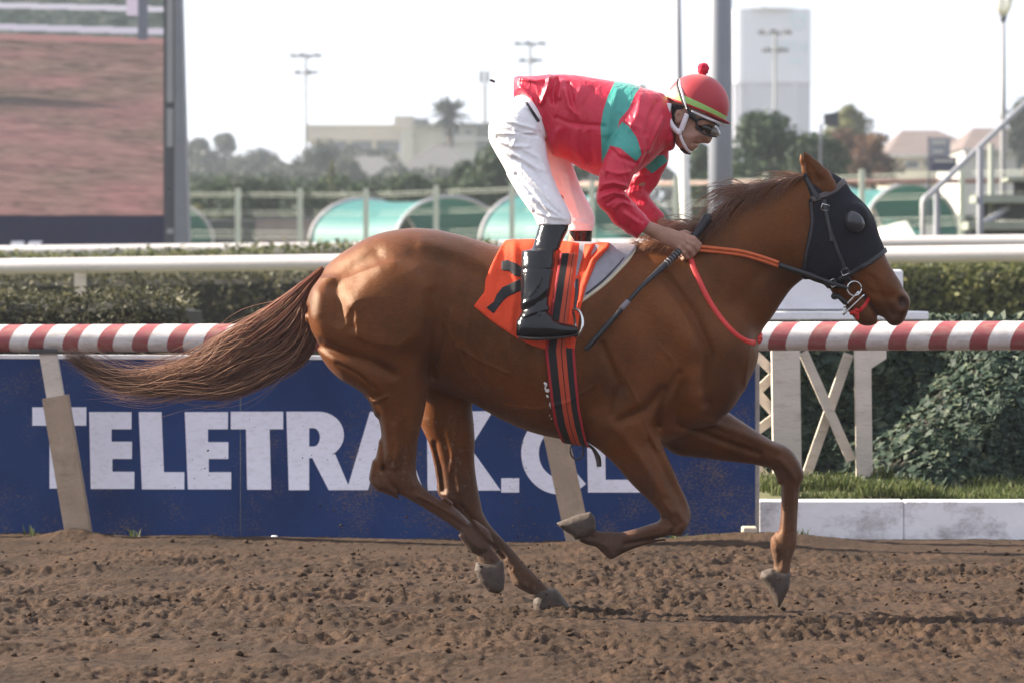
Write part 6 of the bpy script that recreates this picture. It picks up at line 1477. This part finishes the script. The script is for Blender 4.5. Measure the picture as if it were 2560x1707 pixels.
# --- boots
m_boot = mat('black_boot_leather', (0.007, 0.007, 0.009), .17, .2, 16, .5, 26, spec=.4)
m_boot.node_tree.nodes['Principled BSDF'].inputs['Coat Weight'].default_value = .0
def boot(s_, dx, stations, foot):
    S = SDF().stack('v', stations, k=0)
    if foot:
        S.stack('u', [(1293, 802, 838, 16, s_*212), (1304, 795, 846, 26, s_*212), (1340, 786, 847, 29, s_*214), (1372, 792, 846, 28, s_*217), (1400, 806, 843, 28, s_*220), (1428, 812, 839, 26, s_*222), (1444, 817, 835, 16, s_*223)], k=10)
        for p, g, a in (([(1306, 760), (1340, 745), (1368, 720)], 5, 3), ([(1304, 778), (1335, 765), (1366, 742)], 4, -3), ([(1310, 790), (1340, 778), (1372, 770)], 5, 3.5), ([(1325, 740), (1345, 710), (1352, 690)], 5, 3), ([(1362, 640), (1356, 700), (1345, 750)], 7, -2.5), ([(1345, 786), (1378, 790)], 4, 3), ([(1330, 800), (1334, 840)], 2.5, -1.6), ([(1303, 675), (1384, 676)], 2.5, -2.4)): S.stroke(p, g, a, 0)
    o, _ = sdf_mesh('boot', S, (1275 + dx, 1500, 545, 862, min(s_*90, s_*262), max(s_*90, s_*262)), 3.0, m_boot, person, 1)
    return o
nb_ = boot(-1, 0, [(552, 1352, 1424, 31, -131), (575, 1344, 1420, 33, -134), (600, 1337, 1408, 33, -144), (622, 1329, 1399, 33, -154), (627, 1308, 1392, 37, -158), (634, 1304, 1389, 38, -162), (674, 1302, 1385, 37, -180), (724, 1302, 1376, 33, -196), (760, 1302, 1371, 29, -204), (785, 1301, 1372, 27, -209), (815, 1296, 1380, 26, -213), (836, 1296, 1390, 26, -214)], True)
fb_ = boot(1, 60, [(566, 1424, 1482, 30, 132), (590, 1424, 1480, 32, 140), (640, 1425, 1477, 34, 160), (720, 1415, 1468, 30, 192), (790, 1405, 1455, 26, 208)], False)
m_sole = mat('boot_sole', (0.05, 0.04, 0.035), .7, .2, 30, .3, 80)
S = SDF().stack('u', [(1296, 838, 848, 22), (1330, 842, 851, 27), (1370, 842, 850, 27), (1400, 840, 847, 27), (1436, 834, 841, 24), (1448, 828, 835, 12)], wc=-218, k=0)
sdf_mesh('sole', S, (1285, 1460, 820, 862, -252, -184), 2.5, m_sole, nb_, 0)

# --- helmet and headgear
m_helm, N, L, b = new_mat('helmet_cover')
ah = attr_node(m_helm, 'rise'); cr = N.new('ShaderNodeValToRGB'); cr.color_ramp.interpolation = 'CONSTANT'; L.new(ah.outputs['Fac'], cr.inputs[0])
cr.color_ramp.elements.new(.5)
for e, (p, c) in zip(cr.color_ramp.elements, ((0, (.42, .012, .022)), (.2, (.30, .52, .14)), (.5, (.36, .010, .02)))): e.position = p
for e, (p, c) in zip(cr.color_ramp.elements, ((0, (.42, .012, .022)), (.2, (.30, .52, .14)), (.5, (.36, .010, .02)))): e.color = (*c, 1)
L.new(cr.outputs[0], b.inputs['Base Color']); set_in(b, Roughness=.5, **{'Sheen Weight': .2})
nx_, ny_ = .359, -.933
rise = lambda u, v: (u - 1664) * nx_ + (v - 249) * ny_
H = SDF().ell((1744, 262, 0), (80, 76, 66), 21, k=0).region(lambda U, V, W: -rise(U, V) + 0 * W)
HELM = SDF().ell((1744, 262, 0), (80, 76, 66), 21, k=0)
def helm_attr(P):
    u, v, w = P.T; s_ = np.clip((u - 1664) / 150, 0, 1); r_ = rise(u, v)
    lo_ = 6 - 2 * s_; hi_ = 25 - 12 * s_
    return {'rise': np.where(r_ < lo_, .2 * r_ / lo_, np.where(r_ < hi_, .2 + .3 * (r_ - lo_) / (hi_ - lo_), .5 + .5 * (r_ - hi_) / 90))}
helmet, _ = sdf_mesh('helmet', H, (1655, 1834, 176, 325, -72, 72), 2.5, m_helm, person, 1, helm_attr)
m_peak = mat('red_peak', (0.30, 0.012, 0.02), .5)
S = SDF().ell((1783, 294, 0), (46, 6, 56), 21, k=0)
sdf_mesh('peak', S, (1730, 1840, 262, 328, -62, 62), 2.5, m_peak, helmet, 0)
m_pom = mat('pompom_wool', (0.62, 0.015, 0.05), .9, .3, 60, .8, 200)
S = SDF().ell((1758, 173, 0), (13.5, 14, 13.5), k=0)
r = np.random.default_rng(4)
for i in range(60):
    d = r.normal(0, 1, 3); d /= np.linalg.norm(d); S.ell((1758 + d[0] * 11.5, 173 + d[1] * 12, d[2] * 11.5), (4, 4, 4), k=1)
S.ell((1757, 188, 0), (9, 6, 9), k=2)
sdf_mesh('pompom', S, (1736, 1780, 152, 198, -22, 22), 1.5, m_pom, helmet, 0)
m_gw = mat('white_strap', (.72, .70, .72), .45, .06); m_gb = mat('black_elastic', (.02, .02, .022), .6)
band('goggle_strap', HELM, [(1722, 284), (1708, 262), (1699, 238), (1693, 216), (1695, 200)], [7, 8, 9, 8, 5], 2, 2, m_gb, helmet, 24)
band('goggle_strap', HELM, [(1714, 276), (1708, 256), (1703, 236), (1698, 216), (1699, 200)], [3, 5, 6, 6, 4], 2, 3, m_gw, helmet, 24)
tube_px('goggle_rim', [(1726, 281, -56), (1748, 291, -54), (1772, 301, -50), (1792, 308, -40), (1804, 312, -22), (1808, 313, 0)], [3, 3.4, 3.4, 3, 3, 3], m_gw, helmet)
for pts in ([(1670, 262, -50), (1668, 289, -52), (1676, 314, -52), (1691, 332, -50)], [(1716, 288, -56), (1708, 308, -55), (1700, 330, -52)]):
    p = catmull(pts, 20); MB().tube(to_world(p), np.full(20, 7.0) / PXM, 8, flat=1.0).build('harness', m_gw, helmet, True)
S = SDF().pillow([(1684, 322), (1708, 322), (1703, 338), (1692, 338)], 6, 6, -53); sdf_mesh('harness_buckle', S, (1675, 1718, 312, 348, -64, -42), 2, m_gw, helmet, 0)
tube_px('chin_strap', [(1697, 336, -50), (1703, 354, -46), (1712, 370, -34), (1722, 380, -14), (1724, 382, 6)], [4, 4, 4.5, 4.5, 4], m_gw, helmet)
tube_px('chin_cup', [(1700, 374, -30), (1712, 381, -20), (1724, 383, 0), (1712, 381, 20)], [3, 5, 5, 3], m_gb, helmet)
m_lens, N, L, b = new_mat('goggle_lens'); set_in(b, Roughness=.06, **{'Specular IOR Level': .6}); b.inputs['Base Color'].default_value = (.03, .026, .022, 1)
m_clear, N, L, b = new_mat('goggle_clear'); set_in(b, Roughness=.12, **{'Transmission Weight': .8, 'IOR': 1.3}); b.inputs['Base Color'].default_value = (.8, .76, .68, 1)
S = SDF().ell((1764, 322, 0), (28, 16, 47), 26, k=0)
goggles, _ = sdf_mesh('goggles', S, (1725, 1800, 298, 348, -52, 52), 2.5, m_lens, person, 1)
S = SDF().ell((1782, 330, 0), (20, 13, 42), 26, k=0)
sdf_mesh('clear_shield', S, (1755, 1810, 308, 352, -48, 48), 2.0, m_clear, goggles, 1)
tube_px('goggle_frame', [(1738, 306, -50), (1752, 300, -50), (1776, 306, -46), (1796, 318, -36)], [3, 2.6, 2.6, 2.2], m_gb, goggles)
tube_px('goggle_frame', [(1738, 306, -50), (1742, 322, -50), (1756, 336, -48), (1776, 342, -42), (1790, 344, -30)], [3, 2.6, 2.6, 2.6, 2.2], m_gb, goggles)
tube_px('goggle_strap', [(1718, 284, -58), (1728, 294, -56), (1740, 306, -52)], [6, 7, 5], m_gb, goggles)
m_hair = mat('dark_hair', (.012, .01, .01), .6, .3, 60, .6, 200)
S = J.copy().offset(2.5).region(region_poly([(1664, 258), (1712, 268), (1704, 276), (1690, 274), (1684, 286), (1686, 306), (1678, 304), (1668, 284)]))
sdf_mesh('hair', S, (1655, 1720, 250, 315, -62, 62), 2.5, m_hair, person, 0)

# --- whip in the near hand
m_whip = mat('whip_black', (.014, .015, .02), .38, .2, 40, .4, 200, spec=.5); m_wrap = mat('whip_band', (.22, .19, .2), .5)
whip = tube_px('whip', [(1767, 546, -60), (1745, 576, -64), (1722, 602, -70), (1690, 634, -84), (1645, 676, -120), (1600, 716, -160), (1562, 758, -176), (1520, 805, -186), (1480, 850, -190), (1460, 872, -190)], [13, 11, 9, 9, 8, 5, 5, 7, 7, 6], m_whip, None, 60, 10)
tag(whip, 'black riding whip held along the horse shoulder', 'whip')
S = SDF().ell((1767, 546, -60), (12, 10, 12), -50); sdf_mesh('knob', S, (1750, 1785, 530, 562, -76, -44), 2, m_whip, whip, 1)
tube_px('collar', [(1566, 753, -176), (1548, 773, -180)], 7.4, m_wrap, whip, 6)
for i, t in enumerate(np.linspace(0, 1, 6)):
    tube_px('wrap', [(1690 - 30 * t - 3, 634 + 28 * t - 9, -86 - 26 * t), (1690 - 30 * t + 6, 634 + 28 * t - 2, -93 - 26 * t), (1690 - 30 * t + 7, 634 + 28 * t + 8, -86 - 26 * t)], 1.1, m_wrap, whip, 8, 5)
# ------------------------------------------------------------------ dirt thrown up in the air
r = np.random.default_rng(99); P = []; R = []
def spray(n, u0, u1, v0, v1, w0, w1, r0, r1):
    for i in range(n):
        P.append(to_world((r.uniform(u0, u1), r.uniform(v0, v1), r.uniform(w0, w1)))); R.append((r0 + (r1 - r0) * r.random() ** 2.5) / PXM)
spray(520, 850, 1330, 900, 1460, -160, 160, .5, 1.9); spray(260, 1130, 1360, 1250, 1500, -140, 160, .6, 2.6); spray(260, 200, 900, 880, 1330, -120, 500, .5, 1.6); spray(40, 60, 560, 380, 720, -100, 300, .7, 2.4); spray(30, 1180, 1500, 1000, 1250, -200, 200, .6, 1.6)
spray(46, 1120, 1400, 1330, 1510, -150, 150, 2.0, 5.5); spray(40, 820, 1180, 1250, 1470, -150, 200, 1.6, 4.5); spray(14, 420, 900, 1080, 1400, -150, 200, 1.6, 4.0); spray(16, 1880, 2010, 1440, 1520, 40, 150, 1.4, 3.5)
o = scatter_blobs('flying_dirt', np.array(P), np.array(R), m_dirt, .8, 5, False); tag(o, 'small specks of dirt kicked up by the hooves', None, None, 'stuff')
m_clod = mat('dark_clod', (.06, .05, .045), .9, .2, 30, .5, 80)
for u, v, s_, lb in ((1231, 202, 6, 'dark clod of dirt flying in the sky behind the rider'),):
    S = SDF().ell((u - 2, v, -40), (s_, s_ * .55, s_ * .6), 15).ell((u + 4, v + 3, -40), (s_ * .55, s_ * .5, s_ * .5), 40, k=3)
    o, _ = sdf_mesh('flying_clod', S, (u - 14, u + 16, v - 12, v + 14, -52, -28), 1.5, m_clod, None, 0); tag(o, lb, 'clod')
